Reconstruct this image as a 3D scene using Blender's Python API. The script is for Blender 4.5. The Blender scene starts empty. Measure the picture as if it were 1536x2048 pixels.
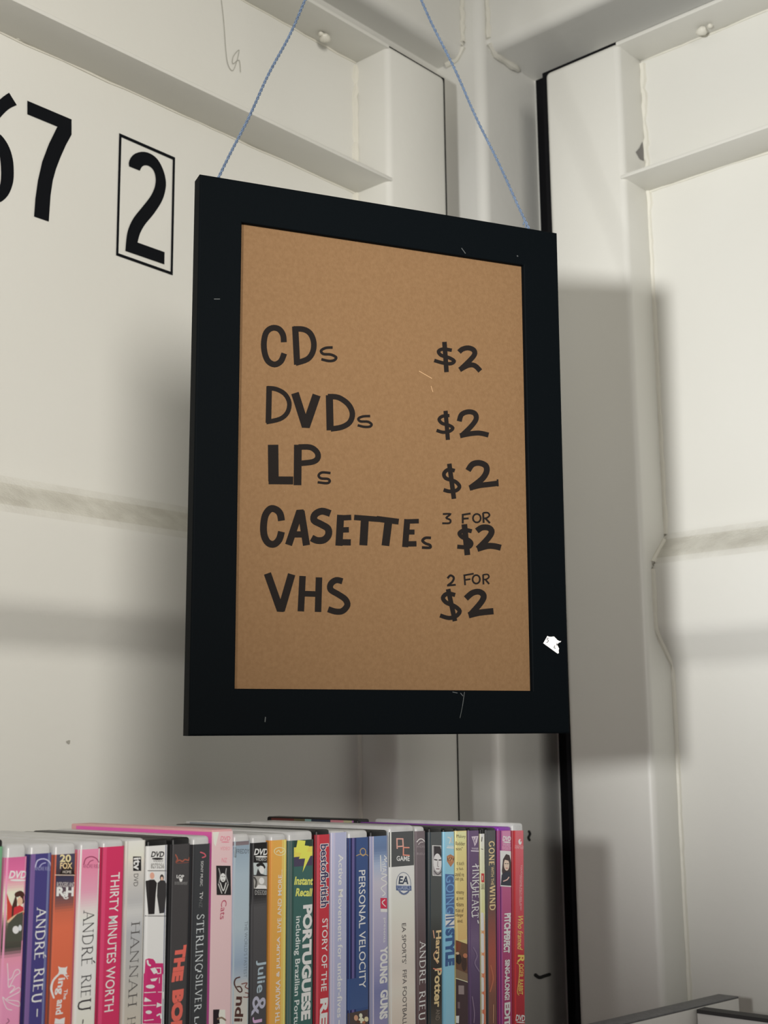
import bpy, bmesh, math, random
from mathutils import Vector, Matrix
random.seed(7)
SC = bpy.context.scene
COL = SC.collection

# ------------------------------------------------------------------ camera, light, exposure
FPX = 2601.2; PITCH = 0.185399; ROLL = -0.010652; YAW = 0.730867      # image 1536 x 2048
_f = Vector((0, math.cos(PITCH), math.sin(PITCH)))
_u = Vector((0, -math.sin(PITCH), math.cos(PITCH)))
_x = Vector((1, 0, 0))
CX = math.cos(ROLL)*_x + math.sin(ROLL)*_u
CU = -math.sin(ROLL)*_x + math.cos(ROLL)*_u
cam_data = bpy.data.cameras.new('camera')
cam = bpy.data.objects.new('camera', cam_data); COL.objects.link(cam)
m = Matrix((CX, CU, -_f)).transposed().to_4x4()
cam.matrix_world = m
cam_data.sensor_fit = 'VERTICAL'; cam_data.sensor_height = 36.0
cam_data.lens = FPX*36/2048
cam_data.clip_start = 0.05
cam_data.dof.use_dof = True; cam_data.dof.focus_distance = 0.86; cam_data.dof.aperture_fstop = 18
SC.camera = cam

A = Vector((-math.sin(YAW), -math.cos(YAW), 0))     # along the left wall, away from the corner
B = Vector((math.cos(YAW), -math.sin(YAW), 0))      # along the right wall, away from the corner
Z = Vector((0, 0, 1))
A0, B0 = -1.088, -0.82                               # the corner of the two door fronts
def W(a, b, z):                                      # corner coordinates to world
    return A*(A0+a) + B*(B0+b) + Z*z

world = bpy.data.worlds.new('world'); SC.world = world
world.use_nodes = True
world.node_tree.nodes['Background'].inputs[0].default_value = (1.0, 0.98, 0.94, 1)
world.node_tree.nodes['Background'].inputs[1].default_value = 0.19

def area(name, loc, target, size, power, color, sy=None):
    d = bpy.data.lights.new(name, 'AREA'); d.energy = power; d.color = color
    d.shape = 'RECTANGLE'; d.size = size; d.size_y = sy or size
    o = bpy.data.objects.new(name, d); COL.objects.link(o)
    o.location = loc
    o.rotation_euler = (Vector(target)-Vector(loc)).to_track_quat('-Z', 'Y').to_euler()
    return o
def spot(name, loc, target, radius, power, color, half, blend=1.0):
    d = bpy.data.lights.new(name, 'SPOT'); d.energy = power; d.color = color
    d.shadow_soft_size = radius; d.spot_size = math.radians(2*half); d.spot_blend = blend
    o = bpy.data.objects.new(name, d); COL.objects.link(o)
    o.location = loc
    o.rotation_euler = (Vector(target)-Vector(loc)).to_track_quat('-Z', 'Y').to_euler()
    return o
spot('lamp_left', (-0.325, -0.20, 0.078), (0.595, 1.066, 0.411), 0.034, 89.0, (1.0, 1.0, 0.985), 30)
spot('lamp_right', (0.31, -0.75, 0.42), (-0.46, 0.95, 0.40), 0.24, 110.0, (1.0, 0.96, 0.89), 30)

SC.view_settings.view_transform = 'Standard'
SC.view_settings.look = 'None'
SC.view_settings.exposure = 0.0
SC.view_settings.gamma = 1.0
SC.view_settings.use_curve_mapping = False

# ------------------------------------------------------------------ helpers
def lin(c):
    out = []
    for v in c[:3]:
        v /= 255.0
        out.append(v/12.92 if v <= 0.04045 else ((v+0.055)/1.055)**2.4)
    return tuple(out)
def ray(px, py):
    return CX*((px-768)/FPX) - CU*((py-1024)/FPX) + _f
def hit(px, py, n, d):                               # where the sight line meets the plane p.n = d
    r = ray(px, py); return r*(d/r.dot(n))

def mat(name, col, rough=0.5, metal=0.0, spec=0.5, bump=0.0, bscale=200.0, mottle=None, coat=0.0, tscale=8.0):
    M = bpy.data.materials.new(name); M.use_nodes = True
    nt = M.node_tree; bs = nt.nodes['Principled BSDF']
    bs.inputs['Base Color'].default_value = (*col, 1)
    bs.inputs['Roughness'].default_value = rough
    bs.inputs['Metallic'].default_value = metal
    bs.inputs['Specular IOR Level'].default_value = spec
    bs.inputs['Coat Weight'].default_value = coat
    bs.inputs['Coat Roughness'].default_value = 0.15
    if bump or mottle:
        tc = nt.nodes.new('ShaderNodeTexCoord')
    if bump:
        n = nt.nodes.new('ShaderNodeTexNoise'); n.inputs['Scale'].default_value = bscale
        n.inputs['Detail'].default_value = 3
        b = nt.nodes.new('ShaderNodeBump'); b.inputs['Strength'].default_value = bump
        b.inputs['Distance'].default_value = 0.002
        nt.links.new(tc.outputs['Object'], n.inputs['Vector'])
        nt.links.new(n.outputs['Fac'], b.inputs['Height'])
        nt.links.new(b.outputs['Normal'], bs.inputs['Normal'])
    if mottle:
        n2 = nt.nodes.new('ShaderNodeTexNoise'); n2.inputs['Scale'].default_value = tscale
        n2.inputs['Detail'].default_value = 6
        r = nt.nodes.new('ShaderNodeValToRGB')
        r.color_ramp.elements[0].position = 0.3; r.color_ramp.elements[0].color = (*mottle, 1)
        r.color_ramp.elements[1].position = 0.7; r.color_ramp.elements[1].color = (*col, 1)
        nt.links.new(tc.outputs['Object'], n2.inputs['Vector'])
        nt.links.new(n2.outputs['Fac'], r.inputs['Fac'])
        nt.links.new(r.outputs['Color'], bs.inputs['Base Color'])
    return M

class MB:
    """collects faces (each with a material slot and a print colour) and links them as one mesh object"""
    def __init__(s): s.v = []; s.f = []; s.m = []; s.c = []; s.sm = []
    def poly(s, pts, m=0, c=(1, 1, 1), smooth=False):
        i = len(s.v); s.v += [Vector(p) for p in pts]
        s.f.append(list(range(i, i+len(pts)))); s.m.append(m); s.c.append(c); s.sm.append(smooth)
    def mesh(s, vs, fs, m=0, c=(1, 1, 1), smooth=False):
        i = len(s.v); s.v += [Vector(p) for p in vs]
        for f in fs:
            s.f.append([i+k for k in f]); s.m.append(m); s.c.append(c); s.sm.append(smooth)
    def box(s, o, ex, ey, ez, m=0, bev=0.0, seg=2, c=(1, 1, 1), pick=None):
        """box from corner o along three edge vectors; pick(v) chooses the verts whose edges are bevelled"""
        bm = bmesh.new()
        vs = []
        for k in range(8):
            vs.append(bm.verts.new(o + ex*(k & 1) + ey*((k >> 1) & 1) + ez*((k >> 2) & 1)))
        for q in ((0, 2, 3, 1), (4, 5, 7, 6), (0, 1, 5, 4), (2, 6, 7, 3), (0, 4, 6, 2), (1, 3, 7, 5)):
            bm.faces.new([vs[i] for i in q])
        bmesh.ops.recalc_face_normals(bm, faces=bm.faces)
        if bev:
            es = [e for e in bm.edges if pick is None or pick(e)]
            bmesh.ops.bevel(bm, geom=es, offset=bev, segments=seg, profile=0.5, affect='EDGES')
        bm.verts.index_update()
        s.mesh([v.co.copy() for v in bm.verts], [[v.index for v in f.verts] for f in bm.faces], m, c, smooth=bool(bev))
        bm.free()
    def tube(s, pts, rad, n=8, m=0, c=(1, 1, 1), caps=True):
        pts = [Vector(p) for p in pts]; rings = []
        for i, p in enumerate(pts):
            t = (pts[min(i+1, len(pts)-1)] - pts[max(i-1, 0)]).normalized()
            ref = Vector((0, 0, 1)) if abs(t.z) < 0.95 else Vector((1, 0, 0))
            x = t.cross(ref).normalized(); y = t.cross(x)
            r = rad(i) if callable(rad) else rad
            rings.append([p + x*math.cos(2*math.pi*k/n)*r + y*math.sin(2*math.pi*k/n)*r for k in range(n)])
        vs = [q for r in rings for q in r]; fs = []
        for i in range(len(rings)-1):
            for k in range(n):
                fs.append((i*n+k, i*n+(k+1) % n, (i+1)*n+(k+1) % n, (i+1)*n+k))
        if caps:
            fs.append(tuple(range(n))[::-1]); fs.append(tuple((len(rings)-1)*n+k for k in range(n)))
        s.mesh(vs, fs, m, c, smooth=True)
    def build(s, name, mats, parent=None, bevel=None):
        me = bpy.data.meshes.new(name)
        org = parent_loc(parent) if parent else Vector((0, 0, 0))
        me.from_pydata([tuple(v-org) for v in s.v], [], s.f)
        for M in (mats if isinstance(mats, (list, tuple)) else [mats]): me.materials.append(M)
        for p, mi, sm in zip(me.polygons, s.m, s.sm):
            p.material_index = mi; p.use_smooth = sm
        ca = me.color_attributes.new('print', 'FLOAT_COLOR', 'CORNER')
        buf = []
        for p, c in zip(me.polygons, s.c):
            for _ in range(p.loop_total): buf += [c[0], c[1], c[2], 1.0]
        ca.data.foreach_set('color', buf)
        me.update()
        o = bpy.data.objects.new(name, me); COL.objects.link(o)
        if any(s.sm):
            try: me.set_sharp_from_angle(angle=math.radians(40))
            except Exception: pass
        if parent: o.parent = parent
        return o
def parent_loc(p):
    v = Vector((0, 0, 0))
    while p: v += Vector(p.location); p = p.parent
    return v
def thing(name, loc, label=None, cat=None, group=None, kind=None):
    o = bpy.data.objects.new(name, None); COL.objects.link(o); o.location = loc
    o.empty_display_size = 0.05
    return tag(o, label, cat, group, kind)
def tag(o, label=None, cat=None, group=None, kind=None):
    if label: o['label'] = label
    if cat: o['category'] = cat
    if group: o['group'] = group
    if kind: o['kind'] = kind
    return o

def smooth_pts(pts, n=5, closed=False):
    """Catmull-Rom through 2-D points"""
    if len(pts) < 3: return [tuple(p) for p in pts]
    out = []; N = len(pts); last = N if closed else N-1
    for i in range(last):
        g = (lambda k: pts[k % N]) if closed else (lambda k: pts[max(0, min(N-1, k))])
        p0, p1, p2, p3 = g(i-1), g(i), g(i+1), g(i+2)
        for k in range(n):
            t = k/n
            out.append(tuple(0.5*((2*p1[j]) + (-p0[j]+p2[j])*t + (2*p0[j]-5*p1[j]+4*p2[j]-p3[j])*t*t
                       + (-p0[j]+3*p1[j]-3*p2[j]+p3[j])*t**3) for j in (0, 1)))
    if not closed: out.append(tuple(pts[-1]))
    return out
def stroke_polys(pts, w, cap='flat', wend=None):
    """a mitred ribbon of quads along a 2-D polyline; round caps close its ends"""
    P_ = [pts[0]]
    for q in pts[1:]:
        if math.hypot(q[0]-P_[-1][0], q[1]-P_[-1][1]) > 1e-9: P_.append(q)
    n = len(P_)
    if n < 2: return []
    closed = n > 3 and math.hypot(P_[0][0]-P_[-1][0], P_[0][1]-P_[-1][1]) < 1e-6
    dirs = []
    for i in range(n-1):
        L = math.hypot(P_[i+1][0]-P_[i][0], P_[i+1][1]-P_[i][1])
        dirs.append(((P_[i+1][0]-P_[i][0])/L, (P_[i+1][1]-P_[i][1])/L))
    left = []; right = []
    for i in range(n):
        d0 = dirs[i-1] if i > 0 else (dirs[-1] if closed else dirs[0])
        d1 = dirs[i] if i < n-1 else (dirs[0] if closed else dirs[-1])
        nx, ny = -(d0[1]+d1[1]), d0[0]+d1[0]
        L = math.hypot(nx, ny)
        if L < 1e-6: nx, ny = -d0[1], d0[0]; L = 1
        nx /= L; ny /= L
        k = 1/max(0.6, nx*-d0[1]+ny*d0[0])
        h = w/2 if wend is None else (w+(wend-w)*i/(n-1))/2
        left.append((P_[i][0]+nx*h*k, P_[i][1]+ny*h*k)); right.append((P_[i][0]-nx*h*k, P_[i][1]-ny*h*k))
    polys = [[left[i], left[i+1], right[i+1], right[i]] for i in range(n-1)]
    if cap == 'round' and not closed:
        for c, d, sg, h in ((P_[0], dirs[0], -1, w/2), (P_[-1], dirs[-1], 1, (wend or w)/2)):
            a0 = math.atan2(d[1]*sg, d[0]*sg)
            polys.append([(c[0]+h*math.cos(a0-math.pi/2+math.pi*k/6), c[1]+h*math.sin(a0-math.pi/2+math.pi*k/6)) for k in range(7)])
    return polys

# ------------------------------------------------------------------ materials
PAINT = mat('cream_container_paint', (0.71, 0.703, 0.66), rough=0.42, spec=0.45, bump=0.10, bscale=120,
            mottle=(0.68, 0.67, 0.62), tscale=3.5)
WELD = mat('painted_weld', (0.70, 0.68, 0.60), rough=0.4, bump=0.25, bscale=150)
DUST = mat('dusty_ledge_paint', (0.52, 0.50, 0.44), rough=0.8, bump=0.3, bscale=400, mottle=(0.64, 0.625, 0.56), tscale=60)
GASKET_SHADE = mat('black_gasket_and_gap_shade', (0.006, 0.006, 0.007), rough=0.8, spec=0.1)
HALFD = mat('half_dust', (0.62, 0.605, 0.555), rough=0.65, bump=0.2, bscale=400, mottle=(0.68, 0.67, 0.615), tscale=60)
DARK = mat('dark_grime', (0.035, 0.035, 0.035), rough=0.8)
PENCIL = mat('pencil_mark', (0.36, 0.35, 0.31), rough=0.8)
DIGIT = mat('black_vinyl_lettering', lin((15, 17, 21)), rough=0.7, spec=0.08)
FLOORM = mat('grey_plywood_floor', (0.20, 0.17, 0.14), rough=0.7, mottle=(0.14, 0.12, 0.10), tscale=4)

# ------------------------------------------------------------------ the setting: container doors, corner post, headers
REC = 0.046; RIB = 0.028; DTOP = 0.7277; FL = -1.5
def fillet(prof, r=0.011, n=6):
    out = [prof[0]]
    for i in range(1, len(prof)-1):
        p0, p, p2 = Vector(prof[i-1]), Vector(prof[i]), Vector(prof[i+1])
        a = p + (p0-p).normalized()*min(r, (p0-p).length*0.4)
        b = p + (p2-p).normalized()*min(r, (p2-p).length*0.4)
        for k in range(n+1):
            t = k/n; out.append(tuple(a*(1-t)**2 + p*2*t*(1-t) + b*t*t))
    out.append(prof[-1]); return out
PROFILE = [(DTOP-0.002, 0), (0.2095, 0), (0.1845, RIB), (0.1145, RIB), (0.083, 0), (FL+0.05, 0)]
def rib_depth(z):
    for (z0, d0), (z1, d1) in zip(PROFILE, PROFILE[1:]):
        if z1 <= z <= z0: return d0 + (d1-d0)*(z0-z)/(z0-z1)
    return 0

def make_door(name, label, P, s_edge, s_in, s_far, seed, gasket):
    """P(s, d, z): s along the door from the corner, d into the room from its front plane"""
    root = thing(name, P(s_edge, 0, FL), label, 'door', kind='structure')
    rnd = random.Random(seed)
    prof = fillet(PROFILE)
    mb = MB()
    vs = []; fs = []; n = 2
    for z, d in prof:
        vs += [P(s_in-0.004, -REC+d, z), P(s_far, -REC+d, z)]
    for i in range(len(prof)-1):
        fs.append((2*i, 2*i+1, 2*i+3, 2*i+2))
    mid = [(prof[i][0]+prof[i+1][0])/2 for i in range(len(fs))]
    dusty = [1 if 0.1875 < q < 0.2075 else 2 if 0.181 < q < 0.2145 else 0 for q in mid]
    for f, dm in zip(fs, dusty):
        i0 = len(mb.v); mb.v += [vs[k] for k in f]; mb.f.append([i0, i0+1, i0+2, i0+3]); mb.m.append(dm); mb.c.append((1, 1, 1)); mb.sm.append(True)
    o = mb.build('panel', [PAINT, DUST, HALFD], root)
    # weld the strips so that the folds shade smoothly
    bm = bmesh.new(); bm.from_mesh(o.data); bmesh.ops.remove_doubles(bm, verts=bm.verts, dist=1e-5); bm.to_mesh(o.data); bm.free()
    # stile
    mb = MB(); st = s_in-s_edge
    ex = P(s_edge+1, 0, 0)-P(s_edge, 0, 0); ed = P(0, 1, 0)-P(0, 0, 0)
    o0 = P(s_edge, -0.058, FL+0.02)
    mb.box(o0, ex*st, ed*0.058, Z*(DTOP-FL-0.02), bev=0.0065, seg=4)
    mb.build('stile', PAINT, root)
    g = gasket
    mb = MB()
    mb.box(P(s_edge-g, -0.045, FL+0.02), ex*(g+0.006), ed*0.039, Z*(DTOP-FL-0.02+0.6*g))
    mb.box(P(s_edge+0.002, -0.045, DTOP-0.001), ex*(s_far-s_edge-0.01), ed*0.039, Z*(0.6*g+0.001))
    if seed == 5: mb.box(P(s_edge-0.080, -0.104, FL+0.02), ex*0.080, ed*0.004, Z*(0.789-FL-0.02))   # black sheet standing in for the shade deep in the gap
    mb.build('door_gasket', GASKET_SHADE, root)
    # flanges
    mb = MB(); mb.box(P(s_in-0.003, -REC-0.004, DTOP-0.0045), ex*(s_far-s_in), ed*(REC+0.004), Z*0.0045, bev=0.0009, seg=2)
    mb.build('top_flange', PAINT, root)
    mb = MB(); mb.box(P(s_in-0.004, -REC-0.004, 0.5755), ex*(s_far-s_in), ed*(REC+0.005), Z*0.0040, bev=0.0009, seg=2)
    mb.build('middle_flange', PAINT, root)
    # weld seams
    mb = MB(); pts = []
    zz = DTOP-0.008
    while zz > -0.9:
        d = rib_depth(zz)
        wob = 0.0014 if zz > 0.56 else 0.0004
        pts.append(P(s_in+0.0005+rnd.uniform(-wob, wob), -REC+d+0.0002, zz)); zz -= rnd.uniform(0.005, 0.010)
    rr = [(rnd.uniform(0.0026, 0.0048) if p.z > 0.56 else rnd.uniform(0.0024, 0.0031)) for p in pts]
    mb.tube(pts, lambda i: rr[i], 7)
    for zf in (DTOP-0.0045, 0.5755):
        pts = []; s = s_in
        while s < s_far:
            pts.append(P(s, -REC+0.0005, zf-0.0003+rnd.uniform(-.0007, .0007))); s += rnd.uniform(0.012, 0.03)
        r2 = [rnd.choice((0.0009, 0.0012, 0.0016)) for _ in pts]
        mb.tube(pts, lambda i: r2[i], 6)
    mb.build('weld_seam', WELD, root)
    return root
def weld_blob(root, pts, r):
    mb = MB()
    for k, p in enumerate(pts):
        vs = []; fs = []; nu, nv = 10, 6
        rr = r*(1 if k == 0 else 0.5)
        for i in range(nv+1):
            for j in range(nu):
                th = math.pi*i/nv; ph = 2*math.pi*j/nu
                q = 1+0.18*math.sin(3*ph+k)*math.sin(th)
                vs.append(p+Vector((math.sin(th)*math.cos(ph)*q, math.sin(th)*math.sin(ph)*q, math.cos(th)*0.75))*rr)
        for i in range(nv):
            for j in range(nu):
                fs.append((i*nu+j, i*nu+(j+1) % nu, (i+1)*nu+(j+1) % nu, (i+1)*nu+j))
        mb.mesh(vs, fs, smooth=True)
    return mb.build('weld_blob', WELD, root)

PL = lambda s, d, z: W(s, d, z)
PR = lambda s, d, z: W(d, s, z)
door_l = make_door('door_1', 'cream steel container door on the left, with black number lettering', PL, 0.0650, 0.1600, 1.55, 3, 0.0055)
door_r = make_door('door_2', 'cream steel container door on the right, without lettering', PR, 0.0850, 0.1780, 1.60, 5, 0.0065)
# weld blobs under the flanges
p = hit(650, 76, Z, DTOP-0.009); weld_blob(door_l, [p, p+A*0.006+Z*0.002], 0.0058)
p = hit(1404, 62, Z, DTOP-0.009); weld_blob(door_r, [p, p+B*0.009+Z*0.002], 0.0058)
dlp = B0-REC+0.0015
for q in ((302, 193), (455, 257), (36, 75), (596, 325)):
    p = hit(q[0], q[1], B, dlp); weld_blob(door_l, [p, p-A*0.008], 0.0032)

# a run of weld under the right flange, grime in the corner above it
def on_right(px, py, lift=0.0006): return hit(px, py, A, A0-REC+lift)
mb = MB(); pts = [on_right(x, y, 0.001) for x, y in ((1344, 356), (1352, 352), (1362, 351), (1376, 346), (1392, 341), (1408, 335), (1424, 329))]
mb.tube(pts, lambda i: (0.0020, 0.0026, 0.0022, 0.0016, 0.0015, 0.0017, 0.0030)[i], 8)
mb.build('weld_run', WELD, door_r)
# numbers painted on the left door
def on_left(px, py, lift=0.0006): return hit(px, py, B, B0-REC+lift)
def decal(name, polys, m, root, fn, label=None):
    mb = MB()
    for k, pl in enumerate(polys): mb.poly([fn(*q) for q in pl], 0)
    o = mb.build(name, m, root)
    if label: o['label'] = label
    return o
k4 = 2.743
c4 = lambda pts: [(x/k4, y/k4) for x, y in pts]
seven = [(150, 552), (393, 655), (393, 738), (362, 795), (333, 860), (308, 925), (290, 990), (278, 1070), (268, 1215), (187, 1187),
         (194, 1090), (208, 990), (232, 885), (268, 790), (315, 694), (150, 626)]
two_outer = [(708, 912), (707, 890), (718, 864), (742, 842), (785, 832), (830, 845), (868, 878), (898, 938), (911, 1000), (905, 1055), (885, 1110), (840, 1178), (795, 1232), (768, 1282), (755, 1330)]
two_inner = [(690, 1345), (700, 1270), (730, 1200), (785, 1130), (828, 1073), (851, 1018), (853, 968), (840, 930), (815, 909), (790, 907), (776, 918), (768, 936)]
decal('painted_digit', [c4(seven)], DIGIT, door_l, on_left)
so, si = smooth_pts(two_outer, 4), smooth_pts(two_inner[::-1], 4)
n = 44
def resample(pts, n):
    L = [0]
    for a, b in zip(pts, pts[1:]): L.append(L[-1]+math.hypot(b[0]-a[0], b[1]-a[1]))
    out = []; j = 0
    for i in range(n):
        t = L[-1]*i/(n-1)
        while j < len(L)-2 and L[j+1] < t: j += 1
        f = (t-L[j])/max(1e-9, L[j+1]-L[j]); out.append((pts[j][0]+(pts[j+1][0]-pts[j][0])*f, pts[j][1]+(pts[j+1][1]-pts[j][1])*f))
    return out
ro, ri = resample(so, n), resample(si, n)
polys = [c4([ro[i], ro[i+1], ri[i+1], ri[i]]) for i in range(n-1)]
polys.append(c4([(690, 1345), (755, 1330), (903, 1383), (902, 1450), (688, 1376)]))
decal('painted_digit', polys, DIGIT, door_l, on_left)
six_o = [(50, 508), (0, 545), (-60, 620), (-105, 740), (-125, 880), (-115, 1010), (-85, 1080), (-35, 1112), (5, 1107), (45, 1070), (70, 1010), (76, 950), (70, 870), (45, 795), (0, 735), (-35, 735), (-62, 760)]
six_i = [(92, 576), (45, 600), (-10, 660), (-40, 730), (-52, 860), (-48, 960), (-38, 1020), (-22, 1042), (-8, 1035), (2, 1005), (6, 960), (4, 900), (-4, 845), (-20, 815), (-34, 815), (-44, 830), (-50, 850)]
so, si = resample(smooth_pts(six_o, 4), 60), resample(smooth_pts(six_i, 4), 60)
decal('painted_digit', [c4([so[i], so[i+1], si[i+1], si[i]]) for i in range(59)], DIGIT, door_l, on_left)
bo = c4([(654, 730), (961, 864), (948, 1510), (637, 1400)])
bi = c4([(667, 752), (948, 875), (936, 1490), (650, 1389)])
decal('digit_border', [[bo[i], bo[(i+1) % 4], bi[(i+1) % 4], bi[i]] for i in range(4)], DIGIT, door_l, on_left)
on_return = lambda x, y: hit(x, y, B, B0+0.178+0.0005)
GRIME = mat('grey_grime', (0.20, 0.19, 0.18), rough=0.9)
decal('grime_stain', [[(1272, 304), (1279, 296), (1285, 283), (1287, 300), (1288, 322), (1280, 318)]], GRIME, door_r, on_return)
for x, y, r in ((1338, 1482, 1.6), (1362, 1805, 3.0), (1360, 1695, 1.3)):
    decal('paint_chip', [[(x+r*math.cos(k), y+r*1.2*math.sin(k)) for k in range(6)]], PENCIL, door_r, on_right)
# pencil squiggle, spot and scuffs
sq = smooth_pts([(1215, 0), (1228, 120), (1238, 260), (1250, 350), (1275, 388), (1295, 350), (1312, 275), (1280, 310), (1278, 350), (1312, 330), (1320, 395)], 4)
decal('pencil_squiggle', [c4(q) for q in stroke_polys(sq, 3.8, 'round')], PENCIL, door_l, on_left)
sp = [(137+r*math.cos(a), 1484+r*math.sin(a)) for a, r in ((k*0.7, 3.2+1.6*((k*7) % 3)/2) for k in range(9))]
decal('paint_chip', [sp], PENCIL, door_l, on_left)
# corner post, headers
mb = MB()
mb.box(W(-0.14, -0.14, FL), A*0.14, B*0.14, Z*(1.0-FL), bev=0.012, seg=5,
       pick=lambda e: all(((v.co-W(0, 0, v.co.z)).length < 1e-4) for v in e.verts))
post = mb.build('trim_1', PAINT); tag(post, 'cream steel corner post between the two container doors', 'post', kind='structure')
for px, py, a1 in ((1058, 1672, [(0, -9), (2, -4), (-1, 3), (1, 8)]), (1085, 1953, [(-14, -3), (-6, 2), (4, -1), (14, -4)])):
    pl = stroke_polys(smooth_pts([(px+x, py+y) for x, y in a1], 4), 5 if px < 1070 else 7, 'round')
    decal('scuff_mark', pl, DARK, post, lambda x, y: hit(x, y, B, B0+0.0006))
mb = MB()
mb.box(W(0.0, -0.16, 0.789), A*1.7, B*0.135, Z*0.211, bev=0.013, seg=5, pick=lambda e: abs((e.verts[0].co-e.verts[1].co).dot(A)) > 1 and e.verts[0].co.dot(B) > B0-0.1)
hl = mb.build('trim_2', PAINT); tag(hl, 'cream steel header beam above the left door', 'beam', kind='structure')
mb = MB()
mb.box(W(-0.16, 0.0, 0.792), A*0.148, B*1.75, Z*0.208, bev=0.013, seg=5, pick=lambda e: abs((e.verts[0].co-e.verts[1].co).dot(B)) > 1 and e.verts[0].co.dot(A) > A0-0.1)
hr = mb.build('trim_3', PAINT); tag(hr, 'cream steel header beam above the right door', 'beam', kind='structure')
rnd = random.Random(11)
def bead(root, pts, r0, r1):
    out = []
    for a, b in zip(pts, pts[1:]):
        n = max(2, int((b-a).length/0.006))
        out += [a.lerp(b, k/n)+Vector((rnd.uniform(-1, 1), rnd.uniform(-1, 1), 0))*0.0007 for k in range(n)]
    rr = [rnd.uniform(r0, r1) for _ in out]
    mb = MB(); mb.tube(out, lambda i: rr[i], 7); mb.build('weld_seam', WELD, root)
bead(hl, [W(0.002, -0.024, 0.999), W(0.002, -0.024, 0.80), W(0.002, -0.034, 0.788), W(0.002, -0.055, 0.787)], 0.002, 0.0036)
bead(hr, [W(-0.011, 0.003, 0.999), W(-0.011, 0.003, 0.80)], 0.0022, 0.0042)
bead(hr, [W(-0.012, 0.003, 0.80), W(-0.024, 0.003, 0.791), W(-0.075, 0.003, 0.790)], 0.0025, 0.0045)
# plates added behind the doors to block stray light; floor, roof
mb = MB(); mb.box(W(-0.14, -0.09, FL), A*1.75, B*0.027, Z*2.5); tag(mb.build('light_block_left', PAINT), 'steel shell behind the left door', 'wall', kind='structure')
mb = MB(); mb.box(W(-0.135, -0.063, FL), A*0.03, B*1.75, Z*2.5); tag(mb.build('light_block_right', PAINT), 'steel shell behind the right door', 'wall', kind='structure')
mb = MB(); mb.box(Vector((-3.5, -3.5, FL-0.05)), Vector((7, 0, 0)), Vector((0, 5.6, 0)), Z*0.05); tag(mb.build('floor', FLOORM), 'brown grey floor', 'floor', kind='structure')
mb = MB(); mb.box(W(-0.16, -0.16, 1.0), A*1.9, B*1.9, Z*0.03); tag(mb.build('ceiling', PAINT), 'cream steel roof', 'ceiling', kind='structure')

# ------------------------------------------------------------------ the framed price sign
BLACKF = mat('black_frame_lacquer', (0.0020, 0.0031, 0.0040), rough=0.6, spec=0.03, bump=0.05, bscale=900)
SCRATCH = mat('frame_scratch', (0.06, 0.065, 0.065), rough=0.6)
HARDB = mat('brown_hardboard', (0.186, 0.106, 0.050), rough=0.75, spec=0.15, bump=0.10, bscale=900, mottle=(0.162, 0.090, 0.041), tscale=420)
MARKER = mat('black_marker_ink', (0.0125, 0.0100, 0.0090), rough=0.8, spec=0.05)
STICK = mat('white_torn_paper', (0.80, 0.79, 0.78), rough=0.7)
WOOL = mat('blue_twisted_cord', lin((106, 122, 144)), rough=0.9, bump=0.4, bscale=1500, mottle=lin((82, 97, 119)), tscale=500)
STEEL = mat('zinc_steel', (0.45, 0.45, 0.45), rough=0.35, metal=0.9)

SX = Vector((0.91867813, 0.39499394, 0.00320702))
SY = Vector((-0.39494039, 0.91834396, 0.02581599))
SZ = Vector((0.00725202, -0.02498317, 0.99966157))
S0 = Vector((0.0043606, 0.81699276, 0.18661984))
def SP(x, y, z): return S0 + SX*x + SY*y + SZ*z            # y runs backwards from the frame's front
HW, HH, BW, DEP = 0.1290, 0.17367, 0.02767, 0.013
sign = thing('price_sign', SP(0, DEP, -HH), 'black framed brown board with hand lettered prices hanging on blue cord', 'sign')
mb = MB()
prof = [(0, DEP), (0, 0.0012), (0.0004, 0.0004), (0.0012, 0), (BW-0.0008, 0), (BW-0.0002, 0.0003), (BW, 0.001), (BW, 0.0048), (BW-0.004, 0.0048), (BW-0.004, DEP)]
cs = [(-1, -1), (1, -1), (1, 1), (-1, 1)]
for k in range(4):
    (ax, az), (bx, bz) = cs[k], cs[(k+1) % 4]
    for (i0, y0), (i1, y1) in zip(prof, prof[1:]+prof[:1]):
        q = [SP(ax*(HW-i0), y0, az*(HH-i0)), SP(bx*(HW-i0), y0, bz*(HH-i0)), SP(bx*(HW-i1), y1, bz*(HH-i1)), SP(ax*(HW-i1), y1, az*(HH-i1))]
        mb.poly(q, 0)
fn_front = lambda x, y, l=0.00012: hit(x, y, SY, SY.dot(S0)-l)
for a, b, w in (((921, 1386), (926, 1392), 1.5), ((929, 1384), (925, 1412), 1.3), ((925, 1412), (920, 1436), 1.0), ((923, 496), (931, 507), 1.5), ((1034, 511), (1036, 513), 2.2), ((531, 1434), (530, 1444), 1.8), ((428, 598), (440, 598), 1.4), ((905, 1384), (915, 1386), 1.5)):
    for pl in stroke_polys([a, b], w, 'flat'): mb.poly([fn_front(*q) for q in pl], 1)
mb.build('frame', [BLACKF, SCRATCH], sign)
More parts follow.
